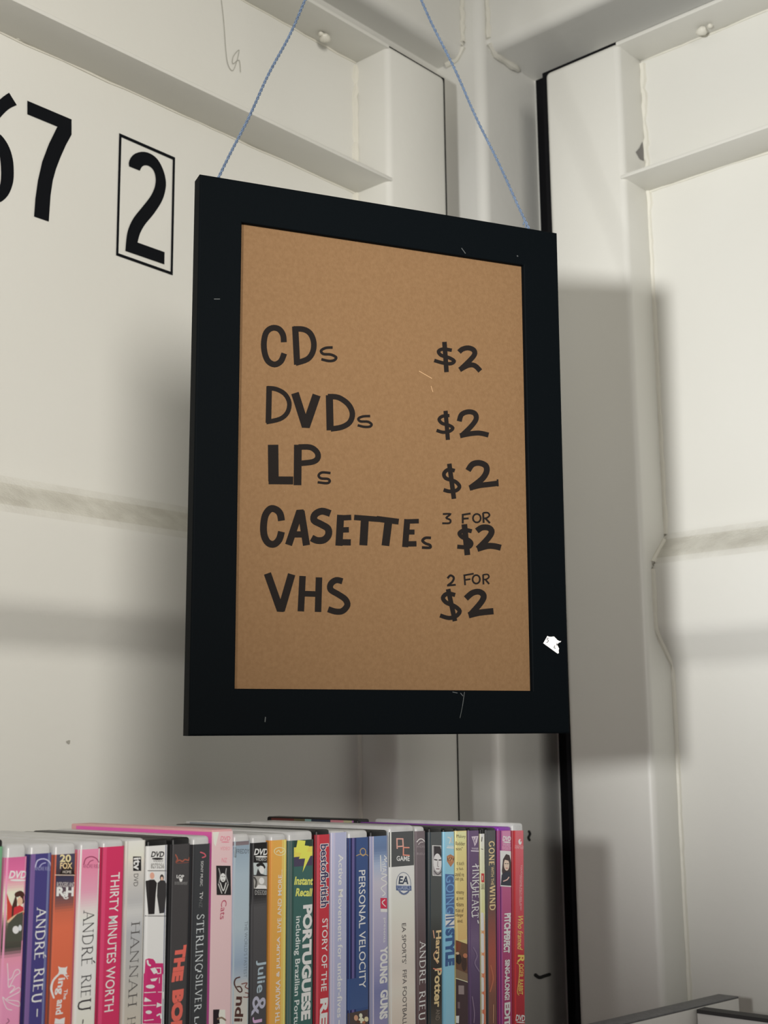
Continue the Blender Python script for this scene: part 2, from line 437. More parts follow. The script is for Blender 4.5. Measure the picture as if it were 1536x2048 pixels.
# hardboard with the hand lettering
BY = 0.0036
mb = MB()
hx, hz = HW-BW+0.0035, HH-BW+0.0035
mb.box(SP(-hx, BY, -hz), SX*2*hx, SY*0.0012, SZ*2*hz, 0)
back = MB(); 
fn_board = lambda x, y, l=0.00015: hit(x, y, SY, SY.dot(S0)+BY-l)
K = 2.56
r1 = lambda q: (470+q[0]/K, 620+q[1]/K)
r2 = lambda q: (470+q[0]/K, 900+q[1]/K)
def arc(cx, cy, rx, ry, n=14): return [(cx+rx*math.cos(2*math.pi*k/n), cy+ry*math.sin(2*math.pi*k/n)) for k in range(n+1)]
INK1 = [  # (points, width, curved)
 ([(250, 165), (246, 128), (225, 98), (190, 92), (160, 115), (148, 165), (152, 220), (170, 262), (203, 279), (235, 262), (252, 222)], 28, 1),
 ([(308, 84), (318, 280)], 30, 0), ([(300, 97), (350, 99), (385, 120), (403, 165), (398, 215), (370, 252), (310, 272)], 27, 1),
 ([(500, 192), (465, 194), (441, 208), (452, 225), (490, 228), (517, 242), (508, 257), (480, 261), (442, 252)], 13, 1),
 ([(1110, 206), (1065, 200), (1042, 212), (1056, 232), (1098, 245), (1122, 262), (1103, 275), (1060, 270), (1020, 258)], 17, 1), ([(1072, 163), (1083, 318)], 22, 0),
 ([(1147, 215), (1165, 200), (1195, 194), (1222, 205), (1226, 228), (1200, 260), (1152, 306)], 24, 1), ([(1150, 306), (1195, 283), (1228, 285), (1256, 312)], 24, 1),
 ([(175, 390), (171, 578)], 27, 0), ([(165, 400), (210, 405), (255, 430), (278, 475), (268, 525), (230, 558), (160, 574)], 22, 1),
 ([(307, 425), (362, 598)], 37, 0), ([(418, 435), (362, 598)], 40, 0), ([(345, 590), (382, 592)], 24, 0),
 ([(483, 436), (487, 616)], 34, 0), ([(475, 443), (530, 448), (580, 483), (601, 530), (587, 575), (545, 600), (490, 609)], 26, 1),
 ([(692, 543), (655, 545), (632, 556), (642, 570), (680, 572), (699, 585), (690, 597), (660, 598), (628, 590)], 12, 1),
 ([(1098, 540), (1062, 544), (1045, 560), (1060, 580), (1095, 590), (1115, 604), (1100, 620), (1065, 626), (1032, 616)], 16, 1), ([(1078, 516), (1090, 665)], 20, 0),
 ([(1148, 570), (1160, 535), (1195, 521), (1228, 530), (1234, 560), (1205, 600), (1158, 645)], 24, 1), ([(1152, 644), (1200, 634), (1250, 630), (1298, 640)], 24, 1)]
INK2 = [
 ([(195, -27), (197, 160)], 50, 0), ([(172, 155), (298, 156)], 38, 0),
 ([(322, -27), (320, 180)], 37, 0), ([(325, -15), (385, -14), (419, 10), (424, 40), (400, 60), (340, 68)], 27, 1),
 ([(489, 118), (445, 115), (428, 130), (440, 145), (475, 148), (485, 160), (470, 170), (423, 165)], 12, 1),
 ([(1125, 106), (1092, 100), (1070, 120), (1080, 145), (1125, 160), (1149, 185), (1135, 206), (1100, 212), (1068, 204)], 18, 1), ([(1097, 70), (1121, 250)], 22, 0),
 ([(1193, 105), (1215, 74), (1250, 66), (1283, 80), (1288, 110), (1265, 148), (1205, 195)], 28, 1), ([(1200, 195), (1250, 182), (1300, 176), (1348, 170)], 26, 1), ([(1344, 150), (1346, 186)], 8, 0),
 ([(238, 362), (230, 325), (208, 304), (180, 302), (155, 335), (146, 390), (150, 440), (170, 475), (200, 482), (226, 458), (238, 418)], 33, 1),
 ([(332, 312), (274, 486)], 34, 0), ([(338, 312), (366, 488)], 34, 0), ([(295, 432), (360, 432)], 30, 0), ([(318, 320), (352, 318)], 26, 0),
 ([(488, 325), (445, 313), (410, 330), (405, 360), (440, 380), (475, 402), (478, 435), (455, 460), (420, 463), (392, 450)], 33, 1),
 ([(541, 332), (532, 490)], 34, 0), ([(535, 348), (595, 345)], 26, 0), ([(535, 410), (583, 408)], 26, 0), ([(520, 472), (593, 473)], 30, 0),
 ([(610, 345), (737, 355)], 26, 0), ([(665, 350), (657, 488)], 38, 0),
 ([(725, 352), (838, 367)], 28, 0), ([(786, 362), (770, 490)], 37, 0),
 ([(882, 354), (871, 497)], 29, 0), ([(875, 366), (941, 364)], 22, 0), ([(875, 420), (919, 420)], 24, 0), ([(865, 481), (929, 480)], 26, 0),
 ([(1003, 450), (975, 450), (960, 464), (975, 478), (998, 487), (997, 500), (957, 499)], 13, 1),
 ([(1064, 328), (1102, 328), (1082, 347), (1102, 358), (1098, 374), (1061, 375)], 9, 1),
 ([(1166, 328), (1166, 376)], 9, 0), ([(1163, 332), (1206, 325)], 9, 0), ([(1166, 352), (1196, 350)], 9, 0),
 (arc(1238, 349, 20, 22), 8, 0),
 ([(1270, 322), (1273, 373)], 9, 0), ([(1270, 322), (1293, 321), (1303, 334), (1290, 347), (1272, 350)], 8, 1), ([(1282, 350), (1305, 374)], 9, 0),
 ([(1212, 416), (1177, 410), (1150, 425), (1162, 445), (1195, 460), (1210, 478), (1195, 497), (1138, 495)], 20, 1), ([(1174, 380), (1190, 538)], 27, 0),
 ([(1238, 414), (1265, 397), (1300, 399), (1314, 420), (1293, 455), (1243, 506)], 28, 1), ([(1240, 506), (1290, 492), (1325, 492), (1361, 500)], 29, 1),
 ([(166, 632), (233, 822)], 35, 0), ([(290, 636), (236, 822)], 36, 0), ([(220, 818), (250, 820)], 18, 0),
 ([(346, 645), (337, 826)], 31, 0), ([(430, 652), (425, 829)], 31, 0), ([(340, 735), (430, 738)], 27, 0),
 ([(550, 672), (518, 666), (491, 685), (490, 715), (530, 740), (565, 765), (575, 795), (550, 824), (515, 827), (477, 815)], 29, 1),
 ([(1088, 657), (1103, 642), (1120, 653), (1112, 675), (1088, 694)], 10, 1), ([(1086, 694), (1130, 690)], 9, 0),
 ([(1174, 638), (1178, 692)], 8, 0), ([(1170, 642), (1222, 633)], 8, 0), ([(1178, 665), (1205, 661)], 8, 0),
 (arc(1235, 662, 19, 22), 8, 0),
 ([(1270, 638), (1272, 688)], 8, 0), ([(1270, 639), (1293, 637), (1300, 650), (1288, 661), (1272, 663)], 7, 1), ([(1282, 663), (1301, 686)], 8, 0),
 ([(1127, 742), (1088, 735), (1065, 755), (1080, 780), (1125, 800), (1150, 825), (1132, 850), (1095, 860), (1050, 847)], 20, 1), ([(1091, 712), (1126, 876)], 22, 0),
 ([(1182, 760), (1215, 732), (1250, 726), (1273, 745), (1260, 780), (1202, 846)], 28, 1), ([(1196, 846), (1250, 833), (1323, 825)], 30, 1)]
lay = 0
for inks, conv in ((INK1, r1), (INK2, r2)):
    for pts, w, cur in inks:
        lay += 1
        pp = smooth_pts(pts, 4) if cur else pts
        for pl in stroke_polys([conv(q) for q in pp], w*1.07/K, 'flat'):
            mb.poly([fn_board(*q, 0.00012+0.000002*lay) for q in pl], 1)
# small scratch and specks on the board
for a, b, w in (((838, 742), (864, 757), 1.0), ((862, 772), (866, 784), 0.9)):
    for pl in stroke_polys([a, b], w): mb.poly([fn_board(*q) for q in pl], 2)
SPECK = mat('board_speck', (0.20, 0.11, 0.05), rough=0.8)
LIGHTF = mat('board_fibre', (0.47, 0.29, 0.15), rough=0.8)
for x, y, r in ((774, 943, 1.8), (569, 983, 1.6), (500, 770, 1.3), (640, 600, 1.0), (950, 1320, 1.2), (700, 1310, 1.0)):
    mb.poly([fn_board(x+r*math.cos(k), y+r*math.sin(k)) for k in range(6)], 3)
mb.build('hardboard', [HARDB, MARKER, LIGHTF, SPECK], sign)
# torn sticker on the frame
k5 = 5.486
c5 = lambda pts: [(900+x/k5, 1220+y/k5) for x, y in pts]
out = c5([(1023, 365), (1068, 284), (1085, 292), (1110, 294), (1140, 290), (1152, 300), (1180, 330), (1205, 342), (1219, 340), (1214, 352), (1192, 360), (1178, 385), (1186, 400), (1198, 425), (1192, 440), (1195, 472), (1182, 480)])
mb = MB()
up = [fn_front(*q, 0.0005) for q in out]; dn = [fn_front(*q, 0.00005) for q in out]
mb.poly(up, 0)
for i in range(len(out)): mb.poly([dn[i], dn[(i+1) % len(out)], up[(i+1) % len(out)], up[i]], 0)
for pts in ([(1080, 310), (1068, 308), (1064, 322), (1078, 332), (1074, 350), (1060, 354)], [(1150, 392), (1142, 415), (1158, 420)], [(1175, 365), (1170, 385), (1185, 372)]):
    for pl in stroke_polys(c5(smooth_pts(pts, 3)), 1.0, 'round'): mb.poly([fn_front(*q, 0.0006) for q in pl], 1)
o = mb.build('torn_sticker', [STICK, MARKER], sign); o['label'] = 'small torn white paper sticker'
# cords: two-ply twisted wool, up to the hook
DS = SY.dot(S0)+DEP+0.0015
n_back = SY
apex = hit(730, -240, SY, DS)
def cord(p0, p1, name):
    mb = MB(); d = (p1-p0); L = d.length; t = d.normalized()
    x = t.cross(SY).normalized(); y = t.cross(x); n = int(L/0.0008)
    for ph in (0, math.pi):
        pts = []
        for i in range(n+1):
            s = i/n; a = ph + s*L*2*math.pi/0.0065
            wob = math.sin(s*math.pi)*0.0006*math.sin(s*23)
            pts.append(p0+d*s + (x*math.cos(a)+y*math.sin(a))*0.00052 + x*wob)
        mb.tube(pts, 0.00058, 5)
    return mb.build(name, WOOL, sign)
tl = hit(440, 350, SY, DS); tr = hit(1057, 455, SY, DS)
cord(tl+(tl-apex).normalized()*0.012, apex, 'hanging_cord')
cord(tr+(tr-apex).normalized()*0.012, apex, 'hanging_cord')
# frayed knot end at the right
mb = MB()
for k in range(5):
    a = tr+(tr-apex).normalized()*(-0.006+0.002*k)
    mb.tube([a, a+SX*(0.001*(k-1.5))-SZ*0.004+SY*0.0003*k], 0.00045, 5)
mb.build('cord_knot', WOOL, sign)
mb = MB()
hk = [apex+Z*0.388, apex+Z*0.03]
for k in range(13):
    a = math.pi*k/12*1.35; hk.append(apex+Z*0.012+SX*(0.0)+Vector((0.012*math.sin(a), 0, 0.012*math.cos(a)+0.0)) - Z*0.0)
mb.tube([Vector((apex.x, apex.y, 0.9995)), apex+Z*0.03] + [apex+Z*0.0105+Vector((0.011*math.sin(a)*1.0, 0, 0.011*math.cos(a))) for a in [math.pi*(0.15+1.1*k/12) for k in range(13)]], 0.0018, 8)
hook = mb.build('ceiling_hook', STEEL)
tag(hook, 'long steel hook in the roof that carries the sign cords', 'hook')
# ------------------------------------------------------------------ the DVD row
PRINT = bpy.data.materials.new('printed_cover'); PRINT.use_nodes = True
_nt = PRINT.node_tree; _bs = _nt.nodes['Principled BSDF']
_at = _nt.nodes.new('ShaderNodeVertexColor'); _at.layer_name = 'print'
_nt.links.new(_at.outputs['Color'], _bs.inputs['Base Color'])
_bs.inputs['Roughness'].default_value = 0.38; _bs.inputs['Specular IOR Level'].default_value = 0.35
CLEARP = mat('frosted_clear_plastic', (0.66, 0.66, 0.66), rough=0.28, spec=0.5, mottle=(0.56, 0.56, 0.57), tscale=90)
BLACKP = mat('black_case_plastic', (0.012, 0.012, 0.013), rough=0.35, spec=0.3)
PURPLEP = mat('violet_case_plastic', (0.27, 0.03, 0.45), rough=0.3, spec=0.5)
PINKP = mat('pink_card', (0.80, 0.42, 0.44), rough=0.5)
GREYP = mat('slate_card', (0.05, 0.055, 0.06), rough=0.45)
BLUEP = mat('light_blue_card', lin((120, 178, 215)), rough=0.4)
TANP = mat('tan_card', lin((225, 185, 120)), rough=0.5)
VIOLP = mat('dusk_violet_card', lin((88, 66, 105)), rough=0.4)
CREAMP = mat('cream_card', lin((225, 215, 175)), rough=0.5)
SHELLS = {'c': CLEARP, 'k': BLACKP, 'p': PURPLEP, 'pink': PINKP, 'g': GREYP, 'b': BLUEP, 't': TANP, 'v': VIOLP, 'cr': CREAMP}

KD = 0.57                                            # spines lie in the plane p.B = -KD
ZBOT = -0.236                                        # lowest edge of the row, below the frame
def spine(px, py):
    p = hit(px, py, B, -KD); return (-(p.dot(A)), p.z)        # s grows to the right, z up

_fonts = {}
def text_polys(txt, bold=0.0):
    key = (txt, bold)
    if key in _fonts: return _fonts[key]
    cu = bpy.data.curves.new('t', 'FONT'); cu.body = txt; cu.size = 1; cu.offset = bold; cu.resolution_u = 3
    ob = bpy.data.objects.new('t', cu); COL.objects.link(ob)
    dg = bpy.context.evaluated_depsgraph_get()
    me = ob.evaluated_get(dg).to_mesh()
    vs = [(v.co.x, v.co.y) for v in me.vertices]; fs = [list(p.vertices) for p in me.polygons]
    ob.evaluated_get(dg).to_mesh_clear()
    bpy.data.objects.remove(ob); bpy.data.curves.remove(cu)
    x0 = min(v[0] for v in vs); x1 = max(v[0] for v in vs); y0 = min(v[1] for v in vs); y1 = max(v[1] for v in vs)
    vs = [((x-x0)/(x1-x0), (y-y0)/(y1-y0)) for x, y in vs]
    out = [[vs[i] for i in f] for f in fs]
    _fonts[key] = out; return out

# a small serif alphabet: strokes on a unit-high cell, k = thick, t = thin
GL = {
 'A': (.78, [('t', [(.04, 0), (.38, 1)]), ('k', [(.38, 1), (.74, 0)]), ('t', [(.16, .36), (.6, .36)])]),
 'N': (.86, [('t', [(.12, 0), (.12, 1)]), ('k', [(.12, 1), (.74, 0)]), ('t', [(.74, 0), (.74, 1)])]),
 'D': (.84, [('k', [(.14, 0), (.14, 1)]), ('c', [(.14, .98), (.42, .98), (.7, .8), (.76, .5), (.7, .2), (.42, .02), (.14, .02)])]),
 'R': (.78, [('k', [(.14, 0), (.14, 1)]), ('c', [(.14, .97), (.42, .97), (.58, .75), (.42, .5), (.14, .5)]), ('k', [(.36, .5), (.74, 0)])]),
 'E': (.68, [('k', [(.14, 0), (.14, 1)]), ('t', [(.14, .97), (.58, .97)]), ('t', [(.14, .52), (.5, .52)]), ('t', [(.14, .03), (.62, .03)])]),
 'I': (.3, [('k', [(.15, 0), (.15, 1)])]),
 'U': (.82, [('k', [(.14, 1), (.14, .3), (.22, .06), (.42, 0), (.6, .06), (.68, .3), (.68, 1)])]),
 'H': (.86, [('k', [(.14, 0), (.14, 1)]), ('k', [(.72, 0), (.72, 1)]), ('t', [(.14, .52), (.72, .52)])]),
 'S': (.6, [('c', [(.5, .82), (.42, .95), (.26, .98), (.12, .85), (.14, .65), (.4, .45), (.52, .28), (.46, .08), (.26, .02), (.1, .08), (.06, .22)])]),
 'T': (.7, [('k', [(.35, 0), (.35, 1)]), ('t', [(.04, .97), (.66, .97)]), ('t', [(.05, .99), (.05, .82)]), ('t', [(.65, .99), (.65, .82)])]),
 'L': (.64, [('k', [(.14, 0), (.14, 1)]), ('t', [(.14, .03), (.6, .03)]), ('t', [(.6, .0), (.6, .2)])]),
 'G': (.86, [('c', [(.72, .82), (.6, .95), (.42, .99), (.2, .85), (.1, .5), (.2, .15), (.42, .01), (.62, .08), (.72, .18)]), ('k', [(.72, .42), (.72, .05)])]),
 'V': (.76, [('k', [(.04, 1), (.38, 0)]), ('t', [(.38, 0), (.72, 1)])]),
 'O': (.88, [('c', [(.44, 1), (.2, .86), (.1, .5), (.2, .14), (.44, 0), (.68, .14), (.78, .5), (.68, .86), (.44, 1)])]),
 'W': (1.1, [('k', [(.04, 1), (.3, 0)]), ('t', [(.3, 0), (.55, 1)]), ('k', [(.55, 1), (.8, 0)]), ('t', [(.8, 0), (1.06, 1)])]),
 'K': (.8, [('k', [(.14, 0), (.14, 1)]), ('t', [(.14, .42), (.66, 1)]), ('k', [(.3, .58), (.74, 0)])]),
 'Y': (.76, [('k', [(.04, 1), (.38, .48)]), ('t', [(.72, 1), (.38, .48)]), ('k', [(.38, .48), (.38, 0)])]),
 ' ': (.36, []), '-': (.4, [('t', [(.06, .4), (.34, .4)])]),
}
def serif_polys(txt, heavy=1.0):
    x = 0; out = []; T = 0.15*heavy; t = 0.075*heavy
    for ch in txt:
        acc = ch == 'É'; g = GL['E' if acc else ch]
        small = ch.islower()
        ends = {}
        for kd, pts in g[1]:
            for q in (pts[0], pts[-1]): ends[q] = ends.get(q, 0)+1
        for kd, pts in g[1]:
            w = {'k': T, 't': t, 'c': (T+t)/2}[kd]
            pp = smooth_pts(pts, 3) if kd == 'c' else pts
            out += stroke_polys([(x+a, b) for a, b in pp], w, 'flat')
            if kd in 'kt':
                for q, r in ((pts[0], pts[1]), (pts[-1], pts[-2])):
                    if q[1] in (0, 1) and ends[q] == 1 and abs(r[1]-q[1]) > 0.3:
                        yy = q[1]+(0.03 if q[1] == 0 else -0.03)
                        out.append([(x+q[0]-.13, yy-.03), (x+q[0]+.13, yy-.03), (x+q[0]+.13, yy+.03), (x+q[0]-.13, yy+.03)])
        if acc: out += stroke_polys([(x+.3, 1.08), (x+.5, 1.25)], 0.09)
        x += g[0]+0.12
    x -= 0.12
    return [[(a/x, b) for a, b in p] for p in out]

class Crop:
    def __init__(s, ox, oy, k): s.ox, s.oy, s.k = ox, oy, k
    def __call__(s, x, y): return (s.ox+x/s.k, s.oy+y/s.k)
    # lettering from (xa,ya) to (xb,yb) along its middle, h wide across, up = side of the letter tops (+1 right)
    def T(s, txt, xa, ya, xb, yb, h, col, bold=0.0, shear=0.0, serif=0, up=1):
        return ('T', txt, s(xa, ya), s(xb, yb), h/s.k, col, bold, shear, serif, up)
    def H(s, txt, x0, y0, x1, y1, col, bold=0.0, shear=0.0):   # upright lettering in a box
        return ('H', txt, s(x0, y0), s(x1, y1), col, bold, shear)
    def P(s, pts, col): return ('P', [s(*q) for q in pts], col)
    def S(s, pts, w, col, cur=1): return ('P*', [[s(*q) for q in pl] for pl in stroke_polys(smooth_pts(pts, 4) if cur else pts, w, 'round')], col)
    def E(s, cx, cy, rx, ry, col): return ('P', [s(cx+rx*math.cos(2*math.pi*k/16), cy+ry*math.sin(2*math.pi*k/16)) for k in range(16)], col)
    def O(s, cx, cy, rx, ry, w, col): return s.S([(cx+rx*math.cos(2*math.pi*k/20), cy+ry*math.sin(2*math.pi*k/20)) for k in range(21)], w, col, 0)
    def R(s, x0, y0, x1, y1, col): return s.P([(x0, y0), (x1, y0), (x1, y1), (x0, y1)], col)
    def B(s, y0, y1, col): return ('B', s(0, y0)[1], s(0, y1)[1], col)      # a band right across the spine
    def G(s, stops):                                                          # a vertical run of colours
        out = []
        for (ya, ca), (yb, cb) in zip(stops, stops[1:]):
            n = max(2, int(abs(yb-ya)/18))
            for k in range(n):
                f = (k+0.5)/n
                out.append(s.B(ya+(yb-ya)*k/n, ya+(yb-ya)*(k+1)/n, tuple(ca[i]+(cb[i]-ca[i])*f for i in range(3))))
        return ('L', out)
    def V(s, f0, f1, col): return ('V', f0, f1, col)                         # an upright stripe, fractions of the width; many paint sleeve-edge reflection
c1 = Crop(0, 1620, 3.84); c2 = Crop(360, 1620, 3.84); c3 = Crop(700, 1620, 3.84)
d1 = Crop(0, 1850, 5.12); d2 = Crop(280, 1850, 5.12); d3 = Crop(560, 1850, 5.12); d4 = Crop(800, 1850, 5.12)
e1 = Crop(0, 1640, 5.12); e3 = Crop(560, 1630, 5.12); e4 = Crop(830, 1630, 5.689)
WHT = (238, 234, 226); CRM = (232, 224, 206); INK = (30, 28, 30)
def dvdlogo(c, x0, y0, x1, y1, col):
    return ('L', [c.H('DVD', x0, y0, x1, y0+(y1-y0)*0.68, col, 0.03, 0.18),
                  c.E((x0+x1)/2, y1-(y1-y0)*0.12, (x1-x0)*0.48, (y1-y0)*0.11, col)])

# x at the top (left, right), x at y=2048 (left, right), rim y, label y, shell, spine colour, side colour, label text, prints
D = []
def case(xt, xb, rim, lab, shell, col, label, prints, side=None, depth=0.135): D.append((xt, xb, rim, lab, shell, col, label, prints, side or col, depth))

case((-42, 10), (-62, -6), 1681, 1694, 'k', (96, 150, 112), 'green DVD case cut off by the left edge of the photo', [])
case((12, 58), (-5, 43), 1689, 1714, 'c', (222, 130, 165), 'pink DVD case with a seated girl in red on its spine', [
    c1.G([(355, (190, 85, 135)), (480, (205, 95, 145)), (560, (215, 150, 160)), (640, (232, 205, 180)), (760, (228, 205, 180)), (900, (90, 80, 70)), (1060, (62, 62, 55)), (1130, (205, 130, 155)), (1300, (224, 130, 168)), (1640, (222, 128, 165))]),
    c1.P([(48, 640), (70, 700), (100, 760), (95, 850), (50, 860)], (190, 60, 50)),
    c1.S([(130, 650), (160, 640), (178, 665), (172, 700)], 40, (70, 40, 32)), c1.P([(90, 740), (120, 650), (132, 700), (125, 850), (85, 850)], (70, 42, 35)),
    c1.E(155, 700, 22, 32, (215, 165, 135)), c1.P([(105, 750), (150, 730), (182, 745), (190, 800), (100, 830)], (190, 45, 52)),
    c1.S([(60, 858), (110, 820), (190, 780)], 20, (214, 165, 130)), c1.P([(60, 870), (130, 800), (205, 770), (200, 1000), (40, 1010)], (70, 72, 62)),
    c1.E(120, 920, 26, 30, (200, 200, 205)), c1.E(155, 905, 14, 24, (190, 195, 200)),
    dvdlogo(c1, 70, 478, 206, 548, WHT),
    d1.S([(70, 395), (78, 520), (85, 640), (150, 530), (205, 490), (190, 455), (150, 470), (120, 540), (85, 560)], 7, (240, 200, 215)),
    d1.S([(85, 640), (120, 620), (150, 640), (95, 700), (190, 640), (205, 680), (60, 760), (190, 780), (200, 830), (80, 790), (20, 740), (60, 850), (120, 870)], 7, (240, 200, 215)),
    d1.S([(75, 960), (90, 985), (60, 1010)], 8, (120, 70, 90))], side=(205, 110, 150))
case((59, 107), (43, 92), 1688, 1707, 'c', (62, 56, 118), 'blue violet DVD case with large pale serif capitals, right of the pink one', [
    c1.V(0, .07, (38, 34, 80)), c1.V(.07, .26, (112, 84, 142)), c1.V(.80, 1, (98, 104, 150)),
    c1.S([(268, 440), (285, 390), (335, 375), (380, 395), (396, 430)], 9, (170, 170, 200)), c1.S([(300, 440), (320, 415), (350, 405)], 8, (150, 150, 190)),
    c1.H('ANDRE RIEU', 262, 446, 392, 464, (135, 135, 175)),
    c1.T('ANDRÉ', 318, 752, 296, 1152, 74, (205, 208, 228), serif=.9), c1.T('RIEU', 300, 1214, 276, 1482, 76, (205, 208, 228), serif=.9), c1.S([(282, 1530), (279, 1585)], 8, (205, 208, 228))], side=(60, 52, 110))
case((108, 157), (93, 144), 1687, 1708, 'c', (202, 92, 62), 'orange DVD case with white rounded lettering and a dark top', [
    c1.G([(338, (64, 60, 84)), (400, (66, 62, 84)), (490, (62, 46, 52)), (520, (50, 50, 78)), (560, (64, 56, 76)), (650, (96, 70, 76)), (720, (130, 76, 70)), (780, (190, 92, 66)), (900, (206, 96, 66)), (1640, (196, 88, 58))]),
    c1.V(0, .06, (120, 62, 50)), c1.P([(450, 500), (520, 350), (580, 500)], (38, 30, 28)),
    c1.H('20', 458, 348, 545, 400, (225, 188, 140), .03), c1.H('FOX', 458, 412, 555, 452, (215, 178, 130), .03), c1.H('HOME', 480, 470, 548, 486, (200, 190, 180)), c1.R(418, 497, 595, 503, (200, 180, 165)),
    c1.H('RODGERS AND', 432, 568, 575, 592, (195, 188, 186)),
    c1.H('R', 430, 598, 495, 662, WHT, .05), c1.H('H', 505, 598, 566, 662, WHT, .05), c1.H('&', 478, 630, 520, 672, WHT, .02), c1.S([(488, 676), (505, 682), (522, 674)], 8, WHT),
    c1.P([(440, 1200), (462, 1210), (500, 1210), (516, 1200), (508, 1240), (516, 1262), (440, 1262), (448, 1235)], (240, 228, 205)),
    d1.S([(640, 480), (690, 550)], 9, (240, 228, 205)), d1.S([(640, 480), (660, 520), (700, 520)], 9, (240, 228, 205)),
    c1.T('ing', 462, 1290, 445, 1418, 70, (240, 228, 205), .03), c1.T('and', 462, 1455, 448, 1570, 60, (240, 228, 205), .03),
    d1.S([(600, 500), (535, 570), (515, 660), (540, 745)], 20, (240, 228, 205)), d1.T('The', 672, 658, 660, 762, 38, (240, 228, 205), .02),
    d1.P([(555, 955), (600, 968), (660, 945), (655, 1014), (545, 1014)], (240, 228, 205))], side=(190, 80, 55))
case((159, 204), (145, 190), 1683, 1698, 'c', (230, 208, 198), 'DVD case fading from pink to cream with dark serif capitals', [
    c1.G([(300, (224, 120, 155)), (420, (214, 118, 150)), (620, (226, 140, 165)), (760, (234, 190, 190)), (900, (228, 212, 202)), (1300, (222, 214, 200)), (1640, (216, 205, 190))]),
    c1.S([(640, 420), (655, 375), (700, 358), (740, 372), (760, 400)], 8, (140, 50, 85)), c1.S([(672, 420), (690, 395), (715, 385)], 7, (150, 60, 95)), c1.H('ANDRE RIEU', 634, 428, 765, 446, (150, 66, 100)),
    c1.T('ANDRÉ', 680, 775, 660, 1200, 86, (40, 36, 40), serif=.62), c1.T('RIE', 658, 1265, 650, 1440, 76, (40, 36, 40), serif=.62), c1.T('U', 644, 1450, 640, 1545, 98, (40, 36, 40), serif=.7),
    c1.S([(630, 1612), (626, 1640)], 8, (60, 52, 55))], side=(205, 110, 140))
case((204, 252), (190, 238), 1680, 1693, 'c', (196, 42, 88), 'crimson DVD case with thin white capitals down its spine', [
    c1.V(0, .05, (150, 30, 66)), c1.V(.05, .2, (205, 60, 105)), c1.V(.93, 1, (160, 40, 80)),
    c1.T('THIRTY MINUTES WORTH', 884, 480, 822, 1550, 72, (238, 200, 210), 0.004)], side=(180, 36, 80))
case((252, 294), (238, 283), 1678, 1680, 'c', (178, 174, 168), 'pale grey DVD case with thin dark serif capitals below a small black square', [
    c1.G([(228, (222, 214, 196)), (330, (214, 206, 190)), (430, (192, 188, 182)), (560, (178, 176, 174)), (700, (166, 166, 168)), (780, (184, 184, 184)), (950, (160, 162, 166)), (1300, (166, 164, 160)), (1640, (176, 168, 156))]),
    c1.R(1018, 357, 1084, 468, INK), c1.T('itv', 1052, 365, 1048, 462, 56, WHT, .03), c1.T('DVD', 1042, 490, 1038, 586, 36, (70, 68, 66)),
    c1.T('HANNAH', 1036, 858, 1002, 1512, 70, (70, 66, 66), serif=.55), c1.T('H', 996, 1590, 990, 1660, 66, (70, 66, 66), serif=.55)], side=(170, 168, 164))
case((294, 338), (283, 327), 1680, 1691, 'k', (226, 218, 202), 'black cased DVD with cream spine showing two figures in black and a magenta patch', [
    c1.V(.86, 1, (78, 86, 120)), c1.V(.95, 1, (190, 194, 205)),
    c1.H('DVD', 1160, 326, 1260, 362, INK, .03, .18), c1.E(1208, 374, 46, 8, INK), c1.H('VIDEO', 1172, 388, 1250, 400, (70, 66, 62)), c1.H('8273256', 1155, 420, 1258, 448, (80, 76, 72)),
    c1.R(1130, 464, 1290, 469, (60, 56, 54)), c1.R(1112, 812, 1272, 817, (60, 56, 54)),
    c1.E(1163, 505, 18, 26, (205, 150, 130)), c1.E(1240, 520, 16, 26, (60, 52, 50)), c1.E(1240, 528, 10, 16, (205, 165, 145)),
    c1.P([(1120, 545), (1150, 535), (1180, 535), (1200, 560), (1190, 640), (1178, 800), (1130, 802), (1122, 660)], (34, 30, 32)),
    c1.P([(1205, 560), (1228, 540), (1258, 540), (1276, 565), (1274, 660), (1255, 790), (1218, 795), (1200, 660)], (50, 48, 50)),
    c1.P([(1108, 1150), (1128, 1140), (1165, 1146), (1182, 1168), (1182, 1262), (1102, 1262)], (192, 38, 104)), c1.R(1180, 1178, 1243, 1262, (192, 38, 104)), c1.P([(1096, 1258), (1236, 1258), (1222, 1644), (1082, 1644)], (192, 38, 104)),
    c1.S([(1120, 1160), (1125, 1185), (1140, 1195)], 14, CRM), c1.P([(1140, 1220), (1180, 1210), (1200, 1250), (1168, 1262)], CRM), c1.S([(1190, 1215), (1222, 1215), (1222, 1255), (1196, 1258)], 7, CRM, 0),
    c1.P([(1140, 1300), (1200, 1290), (1180, 1315), (1150, 1318)], CRM), c1.E(1140, 1358, 34, 15, CRM), c1.S([(1100, 1405), (1180, 1400)], 6, CRM, 0), c1.S([(1212, 1290), (1210, 1330)], 5, CRM, 0),
    c1.S([(1200, 1400), (1240, 1400), (1240, 1450)], 5, CRM, 0), c1.P([(1100, 1440), (1150, 1470), (1095, 1475)], CRM), c1.S([(1090, 1505), (1178, 1500)], 6, CRM, 0), c1.P([(1190, 1480), (1240, 1500), (1185, 1520)], CRM),
    c1.E(1125, 1555, 24, 14, CRM), c1.S([(1190, 1580), (1215, 1570), (1220, 1600)], 12, CRM), c1.S([(1095, 1620), (1160, 1612)], 6, CRM, 0)], side=(60, 60, 70))
